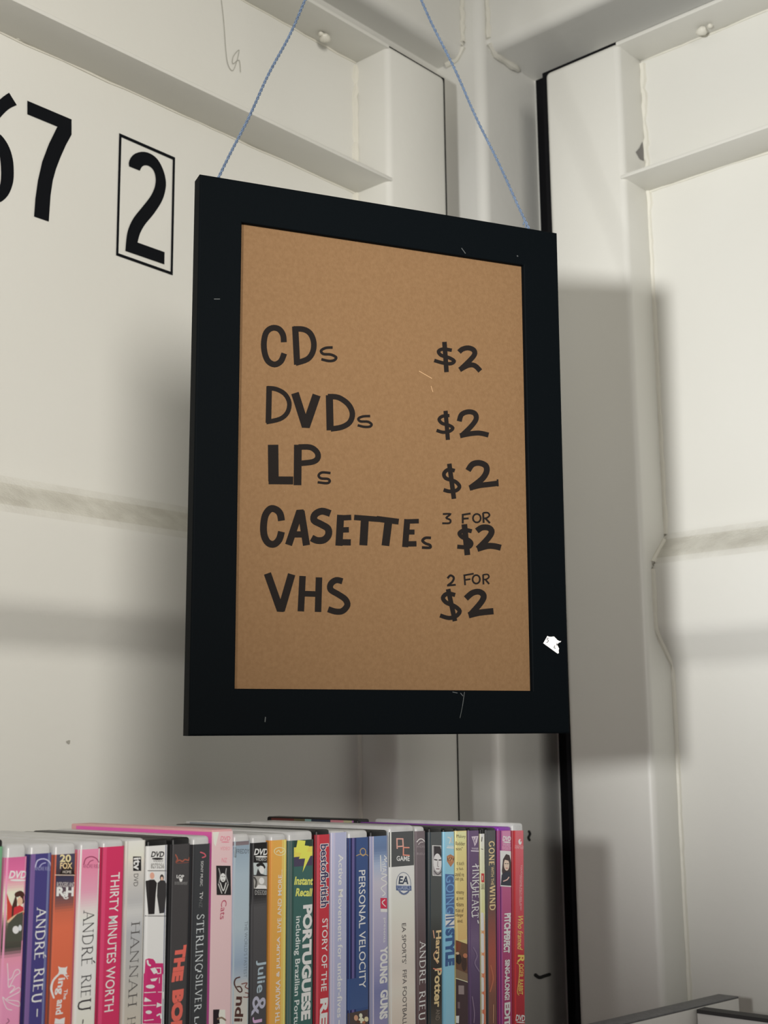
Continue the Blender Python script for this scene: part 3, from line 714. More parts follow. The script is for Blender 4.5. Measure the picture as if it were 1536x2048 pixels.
case((344, 383), (332, 375), 1676, 1688, 'k', (62, 60, 62), 'dark grey DVD case with fat coral red capitals', [
    c1.V(.0, .05, (28, 27, 29)), c1.V(.88, 1, (44, 42, 44)),
    c1.S([(1345, 345), (1360, 375), (1350, 400), (1375, 385), (1400, 395), (1420, 380), (1450, 385), (1455, 365)], 10, (150, 78, 62)), c1.S([(1350, 410), (1450, 402)], 4, (130, 66, 55)),
    c1.H('LOP', 1352, 504, 1412, 524, (205, 205, 205), .03), c1.P([(1370, 525), (1402, 528), (1395, 550), (1380, 552)], (215, 215, 215)), c1.H('ENTERTAINMENT', 1336, 562, 1440, 574, (130, 130, 130)),
    c1.T('THE', 1388, 1040, 1352, 1318, 92, (214, 92, 80), .07), c1.T('BOM', 1362, 1380, 1340, 1760, 98, (214, 92, 80), .07)], side=(40, 40, 42))
case((384, 424), (373, 411), 1673, 1688, 'c', (52, 54, 58), 'charcoal DVD case with silver serif capitals, left of the plain pink spine', [
    c2.V(0, .12, (34, 30, 32)), c2.V(.9, 1, (96, 92, 94)),
    c2.S([(155, 325), (185, 335), (195, 355), (170, 365)], 10, (190, 80, 95)), c2.T('SONY MUSIC', 168, 392, 158, 585, 20, (190, 190, 190)), c2.T('TV', 158, 630, 154, 684, 26, WHT), c2.T('NZ', 152, 690, 150, 750, 26, (95, 98, 100)),
    c2.T('STERLING', 150, 800, 128, 1238, 58, (190, 196, 200), serif=.8), c2.T('SILVER', 134, 1262, 116, 1545, 52, (190, 196, 200), serif=.8),
    c2.H('-', 118, 1240, 148, 1246, (190, 196, 200)), c2.T('Le', 108, 1592, 104, 1680, 34, (190, 196, 200))], side=(60, 60, 64))
case((424, 467), (411, 454), 1660, 1661, 'pink', (228, 172, 176), 'plain pale pink spine with a small dark portrait, standing taller than its neighbours', [
    c2.P([(248, 152), (300, 160), (290, 200), (270, 280), (255, 260)], (238, 222, 190)),
    c2.H('DVD', 310, 206, 386, 236, (206, 120, 138), .02, .15), c2.E(346, 246, 34, 5, (206, 120, 138)), c2.H('VIDEO', 306, 288, 382, 308, (208, 130, 145)), c2.H('NZ', 316, 372, 356, 402, (208, 120, 140)),
    c2.R(270, 428, 384, 654, (34, 32, 34)),
    c2.E(322, 520, 22, 34, (205, 205, 200)), c2.S([(290, 450), (300, 500), (290, 560)], 7, (150, 150, 150)), c2.S([(350, 450), (345, 500), (362, 560)], 7, (150, 150, 150)),
    c2.S([(285, 570), (310, 640)], 8, (170, 170, 168)), c2.S([(362, 570), (335, 640)], 8, (170, 170, 168)), c2.S([(300, 560), (322, 620), (345, 560)], 8, (190, 190, 188)), c2.S([(312, 512), (318, 512)], 5, INK), c2.S([(330, 512), (336, 512)], 5, INK), c2.S([(316, 540), (330, 540)], 4, INK),
    c2.T('Cats', 328, 692, 312, 840, 42, (172, 62, 92)),
    c2.R(226, 1538, 320, 1660, (244, 220, 190)), c2.P([(226, 1538), (276, 1536), (268, 1580), (276, 1644), (224, 1660)], (36, 28, 34)), c2.S([(262, 1610), (290, 1600), (320, 1618)], 14, (120, 100, 84))],
    side=(228, 84, 162))
case((467, 503), (454, 490), 1668, 1682, 'c', (150, 166, 176), 'pale blue grey DVD case with brown script at its foot', [
    c2.G([(240, (110, 98, 104)), (268, (116, 104, 110)), (272, (128, 148, 166)), (500, (150, 168, 182)), (900, (156, 172, 184)), (1100, (140, 158, 178)), (1180, (132, 150, 172)), (1290, (150, 162, 176)), (1350, (172, 172, 170)), (1640, (184, 180, 174))]),
    c2.R(412, 285, 424, 365, (40, 36, 40)), c2.H('FREDDY', 428, 308, 532, 334, (76, 82, 90)),
    c2.T("THE WORLD'S FASTEST", 494, 855, 476, 1290, 26, (104, 116, 128)),
    d2.S([(985, 540), (940, 560), (930, 620), (975, 690), (1005, 680), (990, 640), (955, 640)], 14, (74, 44, 40)), d2.S([(1005, 610), (1060, 600), (1040, 640), (1075, 660)], 11, (112, 66, 62)), d2.S([(1040, 700), (1075, 710), (1070, 745), (1020, 745)], 11, (112, 66, 62)),
    d2.T('ndi', 990, 740, 960, 1000, 90, (74, 44, 40), .03, .15)], side=(120, 130, 140))
case((504, 538), (491, 528), 1670, 1685, 'c', (58, 57, 60), 'black DVD case with two small portraits and pale script', [
    c2.G([(252, (22, 21, 23)), (390, (24, 23, 25)), (420, (34, 33, 35)), (660, (40, 39, 41)), (740, (74, 73, 76)), (1000, (70, 69, 72)), (1640, (66, 65, 70))]),
    dvdlogo(c2, 568, 306, 676, 366, (225, 225, 225)), c2.H('VIDEO', 576, 376, 660, 390, (190, 190, 190)),
    c2.R(556, 406, 670, 500, (170, 180, 182)), c2.S([(590, 425), (620, 415), (640, 440)], 24, (28, 26, 28)), c2.E(622, 460, 20, 30, (225, 220, 210)), c2.P([(575, 500), (590, 450), (612, 490), (650, 500)], (52, 50, 52)),
    c2.R(554, 508, 668, 606, (150, 148, 144)), c2.E(618, 545, 22, 26, (230, 226, 216)), c2.P([(565, 606), (590, 575), (650, 580), (660, 606)], (222, 222, 220)), c2.S([(560, 520), (575, 550), (568, 590)], 14, (70, 68, 66)),
    c2.H('D55320', 562, 628, 656, 652, (165, 165, 165)),
    c2.T('Julie', 602, 1155, 580, 1410, 86, (150, 168, 180), .015), c2.T('&', 582, 1430, 566, 1580, 112, (160, 160, 180), .01), c2.T('Ju', 560, 1590, 552, 1740, 80, (190, 150, 190), .015)], side=(40, 40, 42))
case((541, 576), (528, 566), 1668, 1680, 'c', (222, 150, 62), 'orange and yellow DVD case whose white capitals read upwards', [
    c2.V(0, .1, (205, 128, 52)), c2.V(.66, .8, (228, 174, 84)), c2.V(.8, 1, (232, 196, 104)),
    c2.O(764, 318, 46, 30, 5, (240, 214, 160)), c2.S([(735, 325), (755, 310), (770, 330), (795, 312)], 6, (240, 214, 160)),
    c2.T('LIVE AND MORE...', 744, 940, 764, 460, 32, (245, 226, 190), .005, up=-1), c2.T('& JULUKA', 730, 1286, 742, 975, 34, (246, 230, 198), .012, up=-1),
    c2.T('TH SAVUKA', 714, 1640, 728, 1310, 38, (246, 232, 204), .012, up=-1)], side=(200, 130, 50))
case((577, 629), (567, 620), 1664, 1680, 'c', (52, 92, 88), 'wide dark green DVD case with a yellow lightning bolt', [
    c2.G([(232, (36, 58, 52)), (284, (36, 58, 52))]), c2.B(284, 358, (222, 190, 70)), c2.B(358, 432, (66, 58, 84)), c2.V(0, .13, (78, 96, 94)), c2.V(.13, .2, (40, 74, 70)),
    c2.P([(900, 232), (962, 236), (955, 272), (990, 276), (972, 320), (1015, 322), (934, 478), (956, 372), (906, 376), (930, 330), (880, 326)], (246, 220, 70)),
    c2.H('Instant', 872, 528, 1015, 576, (236, 216, 90), .03, .15), c2.H('Recall', 880, 616, 1005, 664, (236, 216, 90), .03, .15),
    c2.T('PORTUGUESE', 970, 728, 936, 1618, 74, WHT, .05), c2.T('including Brazilian Portu', 890, 818, 856, 1660, 50, (196, 208, 202), .012)], side=(60, 80, 78))
case((632, 662), (620, 653), 1660, 1669, 'k', (186, 44, 58), 'red DVD case with outlined navy lettering at its top and white below', [
    c2.V(0, .06, (110, 30, 40)), c2.V(.06, .2, (200, 70, 84)),
    c2.T('bestofbritish', 1106, 258, 1098, 752, 72, WHT, .075), c2.T('bestofbritish', 1106, 263, 1098, 747, 62, (56, 46, 88), .02), c2.T('STORY OF THE', 1100, 834, 1078, 1396, 46, (235, 220, 214), .01), c2.T('REI', 1080, 1450, 1066, 1700, 66, (240, 228, 222), .05)], side=(60, 20, 26))
case((663, 696), (654, 687), 1662, 1664, 'c', (158, 162, 194), 'pale lilac DVD case with soft white lower case letters', [
    c2.V(0, .14, (186, 184, 204)), c2.V(.14, .22, (172, 168, 198)), c2.V(.86, 1, (176, 182, 204)),
    c2.T('Active Movement for under-fives', 1232, 340, 1196, 1600, 38, (228, 230, 238), .012), c2.S([(1192, 1622), (1190, 1650)], 8, (228, 230, 238))], side=(170, 170, 195))
case((697, 739), (689, 732), 1662, 1675, 'c', (50, 74, 126), 'navy blue DVD case with tall white capitals and a gold emblem', [
    c2.V(0, .16, (34, 34, 84)), c2.V(.16, .27, (92, 84, 140)), c2.V(.27, .36, (34, 44, 96)), c2.G([(1290, (50, 74, 126)), (1530, (58, 82, 132))]),  # left stripes paint the reflection on the rounded sleeve edge
    c2.O(1402, 320, 22, 26, 7, (168, 140, 96)), c2.S([(1350, 352), (1380, 340), (1402, 352), (1424, 340), (1446, 352)], 6, (168, 140, 96)),
    c2.T('PERSONAL VELOCITY', 1392, 462, 1378, 1372, 52, (222, 226, 232), .004),
    d3.B(890, 1014, (72, 60, 60)), d3.E(740, 960, 22, 30, (190, 140, 110)), d3.E(790, 935, 18, 24, (226, 206, 180)), d3.E(795, 985, 30, 30, (230, 205, 175)), d3.E(850, 970, 24, 26, (220, 190, 150)), d3.E(765, 1000, 20, 16, (90, 56, 42)), d3.E(820, 1005, 18, 14, (160, 96, 62))], side=(36, 36, 86))
case((740, 778), (734, 770), 1662, 1672, 'k', (130, 134, 172), 'mottled lilac blue DVD case with white western style capitals and a small red square', [
    c3.G([(200, (92, 118, 160)), (300, (90, 112, 152)), (420, (150, 164, 192)), (560, (176, 172, 188)), (800, (164, 160, 186)), (1100, (150, 146, 180)), (1280, (130, 130, 172)), (1400, (112, 116, 162)), (1640, (130, 128, 168))]), c3.V(0, .1, (150, 148, 172)), c3.V(.1, .16, (186, 178, 196)),
    c3.S([(262, 350), (280, 370), (262, 380), (282, 395)], 7, (226, 230, 236)), c3.S([(230, 350), (232, 470)], 8, (232, 236, 240), 0), c3.T('isfA', 262, 395, 258, 480, 38, (226, 230, 236)), c3.S([(236, 490), (280, 500), (232, 530), (282, 560), (230, 600), (262, 640), (240, 660)], 8, (224, 224, 232)),
    c3.R(222, 676, 276, 758, (200, 40, 72)), c3.S([(258, 690), (236, 712), (262, 740)], 7, WHT), c3.R(222, 760, 276, 784, (214, 208, 216)),
    c3.T('presents', 252, 830, 244, 1020, 22, (222, 224, 232)), c3.T('YOUNG', 244, 1050, 232, 1334, 62, (236, 234, 232), .05), c3.T('GUNS', 240, 1384, 226, 1612, 64, (240, 238, 236), .05)], side=(60, 60, 80))
case((779, 831), (770, 828), 1653, 1663, 'c', (212, 204, 196), 'wide white game case with a dark grey top and an oval badge', [
    c3.B(165, 432, (72, 74, 76)), c3.G([(432, (216, 208, 200)), (900, (206, 198, 190)), (1200, (198, 190, 182)), (1400, (206, 196, 186)), (1640, (196, 184, 172))]),
    c3.S([(356, 296), (356, 222), (402, 222), (404, 278), (362, 282)], 10, (214, 150, 138), 0), c3.S([(450, 288), (406, 288), (404, 346), (450, 348)], 10, (210, 130, 112), 0), c3.H('GAME', 350, 364, 454, 392, (228, 224, 220), .02),
    c3.E(402, 566, 60, 88, (236, 232, 230)), c3.O(402, 566, 58, 86, 6, (128, 134, 150)), c3.H('EA', 364, 518, 444, 570, (52, 62, 84), .03, .2), c3.R(340, 582, 464, 620, (74, 92, 136)), c3.H('CLASSICS', 352, 590, 454, 612, (170, 180, 205)), c3.S([(368, 626), (400, 646), (440, 626)], 10, (80, 96, 138)),
    c3.T("EA SPORTS'", 398, 872, 394, 1186, 34, (74, 70, 72)), c3.T('FIFA FOOTBALL', 396, 1232, 388, 1660, 34, (74, 70, 72))], side=(176, 186, 196))
case((831.5, 852), (828.5, 851), 1653.5, 1662, 'c', (106, 94, 98), 'narrow mauve brown DVD case with white serif capitals', [
    c3.G([(160, (104, 92, 98)), (700, (100, 90, 96)), (1000, (88, 72, 76)), (1640, (86, 62, 64))]), c3.S([(512, 245), (530, 225), (555, 224), (578, 245)], 7, (205, 198, 198)), c3.S([(522, 265), (540, 248), (560, 246)], 6, (180, 172, 174)), c3.H('ANDRE', 510, 278, 576, 290, (140, 130, 134)), c3.H('RIEU', 510, 334, 572, 346, (140, 130, 134)),
    c3.T('ANDRE RIEU', 548, 1010, 532, 1620, 50, (236, 228, 224), serif=.9)], side=(110, 100, 106))
case((858, 886), (853, 880), 1655, 1664, 'k', (66, 70, 72), 'dark slate DVD case with a grey portrait and gold gothic lettering', [
    c3.V(0, .08, (38, 52, 62)), c3.G([(170, (74, 78, 80)), (800, (70, 74, 74)), (1000, (52, 52, 50)), (1400, (40, 36, 32)), (1640, (76, 70, 64))]),
    c3.R(626, 272, 712, 506, (222, 220, 220)), c3.R(631, 277, 712, 500, (150, 146, 150)), c3.P([(640, 277), (690, 277), (712, 330), (712, 360), (640, 365)], (52, 48, 52)), c3.E(668, 405, 34, 72, (206, 200, 202)), c3.S([(644, 382), (664, 384)], 9, (60, 54, 60), 0), c3.S([(680, 384), (698, 382)], 9, (60, 54, 60), 0), c3.S([(670, 395), (668, 430), (676, 434)], 6, (140, 132, 136)), c3.S([(658, 452), (680, 452)], 7, (120, 96, 100), 0), c3.S([(640, 470), (668, 496), (700, 470)], 8, (90, 86, 90)),
    c3.T('Harry', 662, 926, 652, 1180, 54, (222, 176, 128), .03), c3.T('Potter', 660, 1218, 650, 1520, 56, (224, 180, 130), .03), c3.S([(625, 930), (632, 985)], 8, (222, 150, 120), 0), c3.S([(650, 1080), (625, 1120), (655, 1180)], 7, (214, 160, 120)), c3.S([(622, 1222), (690, 1235)], 8, (228, 120, 100)), c3.T('AND', 652, 1535, 648, 1620, 32, (130, 118, 106))], side=(40, 48, 54))
case((887, 910.5), (880, 907), 1657, 1663.5, 'k', (118, 178, 214), 'sky blue spine with dark blue and white condensed capitals', [
    c3.G([(165, (140, 184, 214)), (480, (128, 182, 216)), (900, (112, 172, 210)), (1300, (122, 182, 216)), (1640, (128, 180, 208))]),
    c3.S([(750, 210), (770, 220), (762, 255)], 9, (190, 196, 190)), c3.S([(782, 205), (775, 235), (785, 250)], 8, (176, 178, 172)), c3.R(738, 286, 800, 294, (218, 226, 230)), c3.R(744, 276, 796, 281, (198, 214, 224)),
    c3.P([(738, 355), (768, 340), (800, 355), (802, 392), (768, 438), (738, 395)], (168, 112, 76)), c3.P([(742, 368), (798, 364), (796, 385), (744, 390)], (108, 66, 52)), c3.S([(750, 360), (756, 385), (768, 370), (778, 392), (788, 362)], 5, (196, 150, 104)),
    c3.R(722, 494, 806, 800, (66, 98, 152)), c3.T('GOING', 764, 500, 758, 796, 72, (100, 150, 200), -.0), c3.R(716, 804, 802, 904, (232, 238, 240)), c3.T('IN', 758, 812, 756, 898, 76, (74, 102, 150), .02), c3.T('STYLE', 757, 912, 750, 1200, 82, (52, 86, 138), .07)], side=(120, 176, 210))
case((911, 936), (908, 932), 1656, 1661.5, 'k', (222, 184, 120), 'tan card cover with small dark printed lines over a dark picture', [
    c3.G([(165, (238, 208, 150)), (300, (224, 190, 126)), (700, (218, 180, 112)), (1000, (206, 168, 104))]), c3.V(.9, 1, (240, 216, 160)),
    c3.H('Malory', 816, 196, 888, 222, (70, 56, 40)), c3.H('ladder', 812, 250, 884, 272, (70, 56, 40)), c3.H('son"', 812, 290, 862, 312, (70, 56, 40)), c3.H('t such', 814, 400, 872, 424, (90, 72, 50)), c3.H('y fad-', 812, 448, 868, 468, (90, 72, 50)), c3.H('and re', 808, 486, 870, 512, (90, 72, 50)), c3.H('an pa.', 808, 530, 868, 552, (90, 72, 50)),
    c3.H('enemy', 810, 634, 868, 656, (90, 72, 50)), c3.H('g out', 810, 678, 864, 696, (90, 72, 50)), c3.H('tism', 808, 720, 862, 742, (90, 72, 50)), c3.H('tion of', 806, 764, 862, 788, (90, 72, 50)), c3.H('danger', 806, 804, 860, 828, (90, 72, 50)), c3.H('and.', 812, 848, 856, 866, (90, 72, 50)),
    c3.P([(796, 1002), (900, 1034), (892, 1325), (790, 1300)], (98, 66, 46)), c3.P([(798, 1010), (840, 1025), (830, 1080), (797, 1090)], (120, 62, 40)), c3.E(860, 1180, 22, 60, (62, 42, 36)), c3.E(820, 1150, 20, 40, (38, 30, 30)), c3.E(812, 1105, 10, 10, (190, 160, 130)), c3.E(870, 1120, 18, 18, (176, 108, 76)), c3.P([(795, 1225), (890, 1260), (890, 1320), (795, 1300)], (122, 100, 76)),
    c3.P([(790, 1300), (892, 1325), (885, 1660), (780, 1660)], (66, 48, 52)), c3.S([(795, 1298), (890, 1324)], 6, (226, 206, 168), 0), c3.R(812, 1352, 856, 1420, (140, 124, 124)), c3.R(806, 1480, 822, 1530, (110, 92, 96)), c3.P([(796, 1590), (815, 1585), (812, 1644), (796, 1644)], (200, 200, 200))], side=(200, 165, 110))
case((937, 960), (933, 957), 1656, 1661, 'k', (92, 70, 108), 'dusky purple spine with ornate white capitals', [
    c3.G([(160, (96, 74, 110)), (800, (90, 68, 104)), (1000, (106, 86, 120)), (1200, (88, 70, 106)), (1640, (72, 52, 84))]), c3.V(.88, 1, (70, 52, 84)),
    c3.P([(930, 205), (985, 198), (975, 245), (955, 280), (945, 240)], (190, 176, 190)), c3.S([(945, 215), (960, 255)], 6, (120, 98, 130)), c3.S([(968, 208), (958, 240)], 6, (120, 98, 130)), c3.H('WARNER', 930, 294, 984, 304, (200, 190, 204)), c3.R(924, 311, 990, 319, (196, 186, 200)),
    c3.S([(935, 435), (990, 428)], 8, WHT), c3.S([(960, 415), (975, 445)], 7, WHT), c3.T('INKHEART', 962, 455, 948, 832, 54, (236, 228, 236), serif=.9), c3.S([(918, 560), (925, 600), (950, 612)], 7, WHT), c3.S([(922, 790), (930, 826)], 7, WHT), c3.S([(970, 850), (974, 868)], 9, WHT),
    c3.S([(930, 1060), (960, 1120), (940, 1180), (975, 1240)], 10, (120, 102, 134)), c3.S([(915, 1440), (930, 1560), (925, 1640)], 8, (126, 106, 132))], side=(84, 62, 98))
case((960.5, 970), (957.5, 967), 1657.5, 1667.5, 'k', (232, 218, 168), 'thin cream card spine beside the dusky purple one', [
    c3.G([(180, (222, 220, 204)), (320, (226, 216, 176)), (780, (228, 204, 140)), (900, (222, 150, 104)), (1300, (206, 120, 86)), (1640, (196, 100, 74))]),
    c3.S([(1012, 210), (1008, 240)], 8, (90, 86, 76)), c3.S([(1004, 300), (1018, 302)], 5, (90, 86, 76), 0), c3.R(1001, 488, 1026, 556, (190, 50, 50)), c3.R(1008, 505, 1014, 540, (230, 200, 190)), c3.H('SEE', 1000, 570, 1024, 588, (80, 74, 66)), c3.H('IAN', 1000, 592, 1024, 612, (80, 74, 66)),
    c3.S([(1004, 800), (1006, 920)], 22, (240, 234, 226), 0), c3.S([(1004, 960), (1004, 1090)], 22, (240, 234, 226), 0), c3.S([(1002, 1130), (1002, 1250)], 22, (240, 234, 226), 0), c3.S([(998, 1300), (998, 1390)], 22, (240, 234, 226), 0), c3.S([(996, 1430), (994, 1530)], 22, (240, 234, 226), 0), c3.S([(994, 1580), (992, 1640)], 22, (240, 234, 226), 0)], side=(215, 200, 150))
case((972, 993), (966, 992), 1656, 1660.5, 'k', (72, 74, 76), 'spine fading from slate grey to rust with gold serif capitals', [
    c3.G([(160, (76, 78, 80)), (500, (74, 74, 76)), (700, (90, 72, 70)), (860, (128, 72, 64)), (1100, (160, 74, 60)), (1300, (150, 78, 62)), (1420, (120, 74, 62)), (1640, (112, 72, 60))]), c3.V(0, .06, (44, 42, 44)),
    c3.T('GONE', 1086, 238, 1082, 430, 42, (206, 178, 130), serif=1.5), c3.T('WITH THE', 1088, 436, 1086, 578, 24, (206, 178, 130), .01), c3.T('WIND', 1086, 584, 1084, 770, 46, (206, 178, 130), serif=1.5),
    c3.S([(1060, 1200), (1080, 1300), (1050, 1400)], 12, (176, 96, 72)), c3.S([(1080, 1500), (1075, 1640)], 6, (190, 140, 110))], side=(50, 50, 52))
case((996, 1024), (993, 1022), 1654.5, 1661, 'p', (164, 66, 112), 'violet DVD case with a portrait of a long haired woman and white capitals', [
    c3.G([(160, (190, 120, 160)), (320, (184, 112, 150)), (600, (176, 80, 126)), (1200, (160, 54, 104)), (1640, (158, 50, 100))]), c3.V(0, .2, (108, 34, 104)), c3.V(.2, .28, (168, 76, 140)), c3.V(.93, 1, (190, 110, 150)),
    dvdlogo(c3, 1172, 206, 1236, 252, WHT), c3.H('VIDEO', 1172, 262, 1232, 274, (208, 160, 186)), c3.H('R45678', 1166, 286, 1234, 304, (206, 150, 180)),
    c3.R(1148, 314, 1243, 586, (226, 208, 204)), c3.R(1146, 583, 1243, 589, WHT), c3.P([(1160, 470), (1170, 380), (1195, 338), (1222, 345), (1236, 400), (1240, 480), (1220, 490), (1165, 500)], (62, 48, 50)), c3.E(1198, 420, 22, 46, (222, 180, 164)), c3.P([(1176, 380), (1196, 352), (1220, 390), (1198, 385)], (62, 48, 50)), c3.P([(1158, 500), (1190, 475), (1240, 470), (1242, 580), (1150, 580)], (46, 48, 62)), c3.S([(1172, 548), (1200, 535), (1215, 515)], 8, (206, 166, 156)), c3.S([(1186, 412), (1194, 412)], 5, INK, 0), c3.S([(1204, 412), (1212, 412)], 5, INK, 0), c3.S([(1192, 446), (1206, 446)], 5, (170, 80, 80), 0),
    c3.T('PITCH', 1202, 792, 1196, 940, 52, (226, 214, 226), .05), c3.T('PERFECT', 1196, 940, 1190, 1100, 50, (226, 214, 226), .05), c3.T('SING-ALONG!', 1196, 1150, 1190, 1462, 40, (236, 214, 228), .045), c3.T('EDITI', 1192, 1480, 1188, 1680, 46, (236, 214, 228), .05)], side=(70, 44, 84))
case((1025, 1049), (1023, 1048), 1646.5, 1661, 'c', (178, 44, 56), 'red DVD case with gold slanting lettering at the right end of the row', [
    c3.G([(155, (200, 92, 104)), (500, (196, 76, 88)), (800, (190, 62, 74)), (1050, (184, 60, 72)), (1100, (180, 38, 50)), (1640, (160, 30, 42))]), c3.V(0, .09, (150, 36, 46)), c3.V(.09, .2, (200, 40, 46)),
    c3.E(1304, 244, 13, 22, WHT), c3.P([(1306, 226), (1318, 232), (1306, 250)], (196, 88, 98)), c3.H('TOUCHSTONE', 1262, 278, 1338, 286, (222, 160, 164)), c3.H('HOME VIDEO', 1262, 292, 1338, 299, (222, 160, 164)),
    c3.T('TOUCHSTONE PICTURES AND', 1314, 420, 1306, 770, 12, (224, 170, 170)), c3.T('STEVEN SPIELBERG PRESENT', 1302, 500, 1296, 740, 9, (224, 160, 160)),
    c3.T('Who framed', 1302, 808, 1296, 1072, 42, (226, 180, 84), .01, .2), c3.T('R', 1306, 1114, 1300, 1178, 56, (224, 178, 80), .03, .1), c3.T('OGER', 1306, 1182, 1301, 1286, 34, (224, 178, 80), .01, .1), c3.T('RABBIT', 1301, 1304, 1296, 1420, 36, (224, 178, 80), .015, .1), c3.S([(1268, 1180), (1288, 1200), (1284, 1300), (1270, 1400), (1282, 1425)], 6, (214, 160, 74)),
    dvdlogo(c3, 1256, 1596, 1330, 1640, WHT)], side=(206, 140, 200))

FOOT = [None]
_lin = lin
def build_case(i, rec):
    xt, xb, rim, lab, shell, col, label, prints, side, depth = rec
    GAP = 0.0003
    sl, zr = spine(xt[0], rim); sr, _ = spine(xt[1], rim)
    _, zl = spine((xt[0]+xt[1])/2, lab)
    sbl, zb2 = spine(xb[0], 2048); sbr, _ = spine(xb[1], 2048)
    lean = ((sl+sr)/2-(sbl+sbr)/2)/(zr-zb2)
    hh = zr-ZBOT                                     # keep the feet of neighbours apart
    if FOOT[0] is not None: lean = min(lean, (sl-FOOT[0]-0.0004)/hh)
    FOOT[0] = sr-lean*hh
    w = min(sr-sl, sbr-sbl+0.0006)-2*GAP if sr-sl > 0.006 else sr-sl-2*GAP
    c0 = (sl+sr)/2
    ed = Vector((0, 0, 1)) + (-A)*lean; ed.normalize()          # up along the case
    eu = (-A) - ed*((-A).dot(ed)); eu.normalize()               # across the spine
    back = -B
    H = (zr-ZBOT)/ed.z
    top = (-A)*c0 + B*(-KD) + Z*zr - A.cross(Z)*0
    def Q(u, v, d): return top + eu*(u-w/2) - ed*v + back*d     # u across, v down, d into the row
    root = thing('dvd_case', Q(w/2, H, depth/2), label, 'dvd', 'DVD cases in the front row')
    vlab = (zr-zl)/ed.z
    card = shell in ('pink', 'b', 't', 'v', 'cr', 'g')
    t = 0.0003
    mb = MB(); bev = min(0.0024 if shell == 'c' else 0.0016, w*0.22) if not card else min(0.0006, w*0.1)
    mb.box(Q(t, H, t), eu*(w-2*t), back*(depth-2*t), ed*H, bev=bev, seg=3)
    mb.build('case_shell', SHELLS[shell], root)
    # printed cover: wraps the spine and both sides
    mb = MB(); r = min(0.0016, w*0.15) if not card else 0.0004
    prof = [(0, depth-0.006), (0, r)] + [(r-r*math.cos(a), r-r*math.sin(a)) for a in [math.pi/2*k/4 for k in range(1, 4)]] + [(r, 0), (w-r, 0)]
    prof += [(w-r+r*math.sin(a), r-r*math.cos(a)) for a in [math.pi/2*k/4 for k in range(1, 4)]] + [(w, r), (w, depth-0.006)]
    lin = lambda c: tuple(min(0.88, 1.5*v) for v in _lin(tuple(v*0.88+0.12*(c[0]*0.3+c[1]*0.59+c[2]*0.11) for v in c)))  # prints brightened, with gloss haze greyed into their colour
    cc = lin(col); sc_ = lin(side)
    v0, v1 = max(vlab, 0.0012), H-0.003
    for (u0, dd0), (u1, dd1) in zip(prof, prof[1:]):
        is_side = max(dd0, dd1) > 0.05
        mb.poly([Q(u0, v0, dd0), Q(u1, v0, dd1), Q(u1, v1, dd1), Q(u0, v1, dd0)], 0, sc_ if is_side else cc)
    # prints
    nrm = B
    lvl = [0]
    def loc(px, py):
        f = (py-rim)/(2048-rim)
        xl = xt[0]+(xb[0]-xt[0])*f; xr = xt[1]+(xb[1]-xt[1])*f
        return (px-xl)/(xr-xl)*w, (zr-hit(px, py, B, -KD).z)/ed.z
    def clip(pts, k, lim, sg):                                   # keep sg*(p[k]-lim) >= 0
        out = []
        for i in range(len(pts)):
            p, q = pts[i], pts[(i+1) % len(pts)]
            fp, fq = sg*(p[k]-lim), sg*(q[k]-lim)
            if fp >= 0: out.append(p)
            if fp*fq < 0:
                t = fp/(fp-fq); out.append((p[0]+(q[0]-p[0])*t, p[1]+(q[1]-p[1])*t))
        return out
    slabs = [(0.0001, r*0.3), (r*0.3, r), (r, w-r), (w-r, w-r*0.3), (w-r*0.3, w-0.0001)]
    def put(pts, c):
        pts = clip(clip(pts, 1, v0, 1), 1, v1, -1)
        if len(pts) < 3: return
        lo = min(p[0] for p in pts); hi = max(p[0] for p in pts)
        for a, b in slabs:
            if hi <= a or lo >= b: continue
            pl = clip(clip(pts, 0, a, 1), 0, b, -1) if (lo < a or hi > b) else pts
            if len(pl) < 3: continue
            out = []
            for u, v in pl:
                d = 0.0
                if u < r: d = r-math.sqrt(max(0, r*r-(r-u)**2))
                if u > w-r: d = r-math.sqrt(max(0, r*r-(u-w+r)**2))
                out.append(Q(u, v, d-0.00003-0.000010*lvl[0]))
            mb.poly(out, 0, c)
    def band(va, vb, fa, fb, c):
        us = sorted({fa*w, fb*w} | {x for x in (r*0.3, r, w-r, w-r*0.3) if fa*w < x < fb*w})
        for a, b in zip(us, us[1:]): put([(a, va), (b, va), (b, vb), (a, vb)], c)
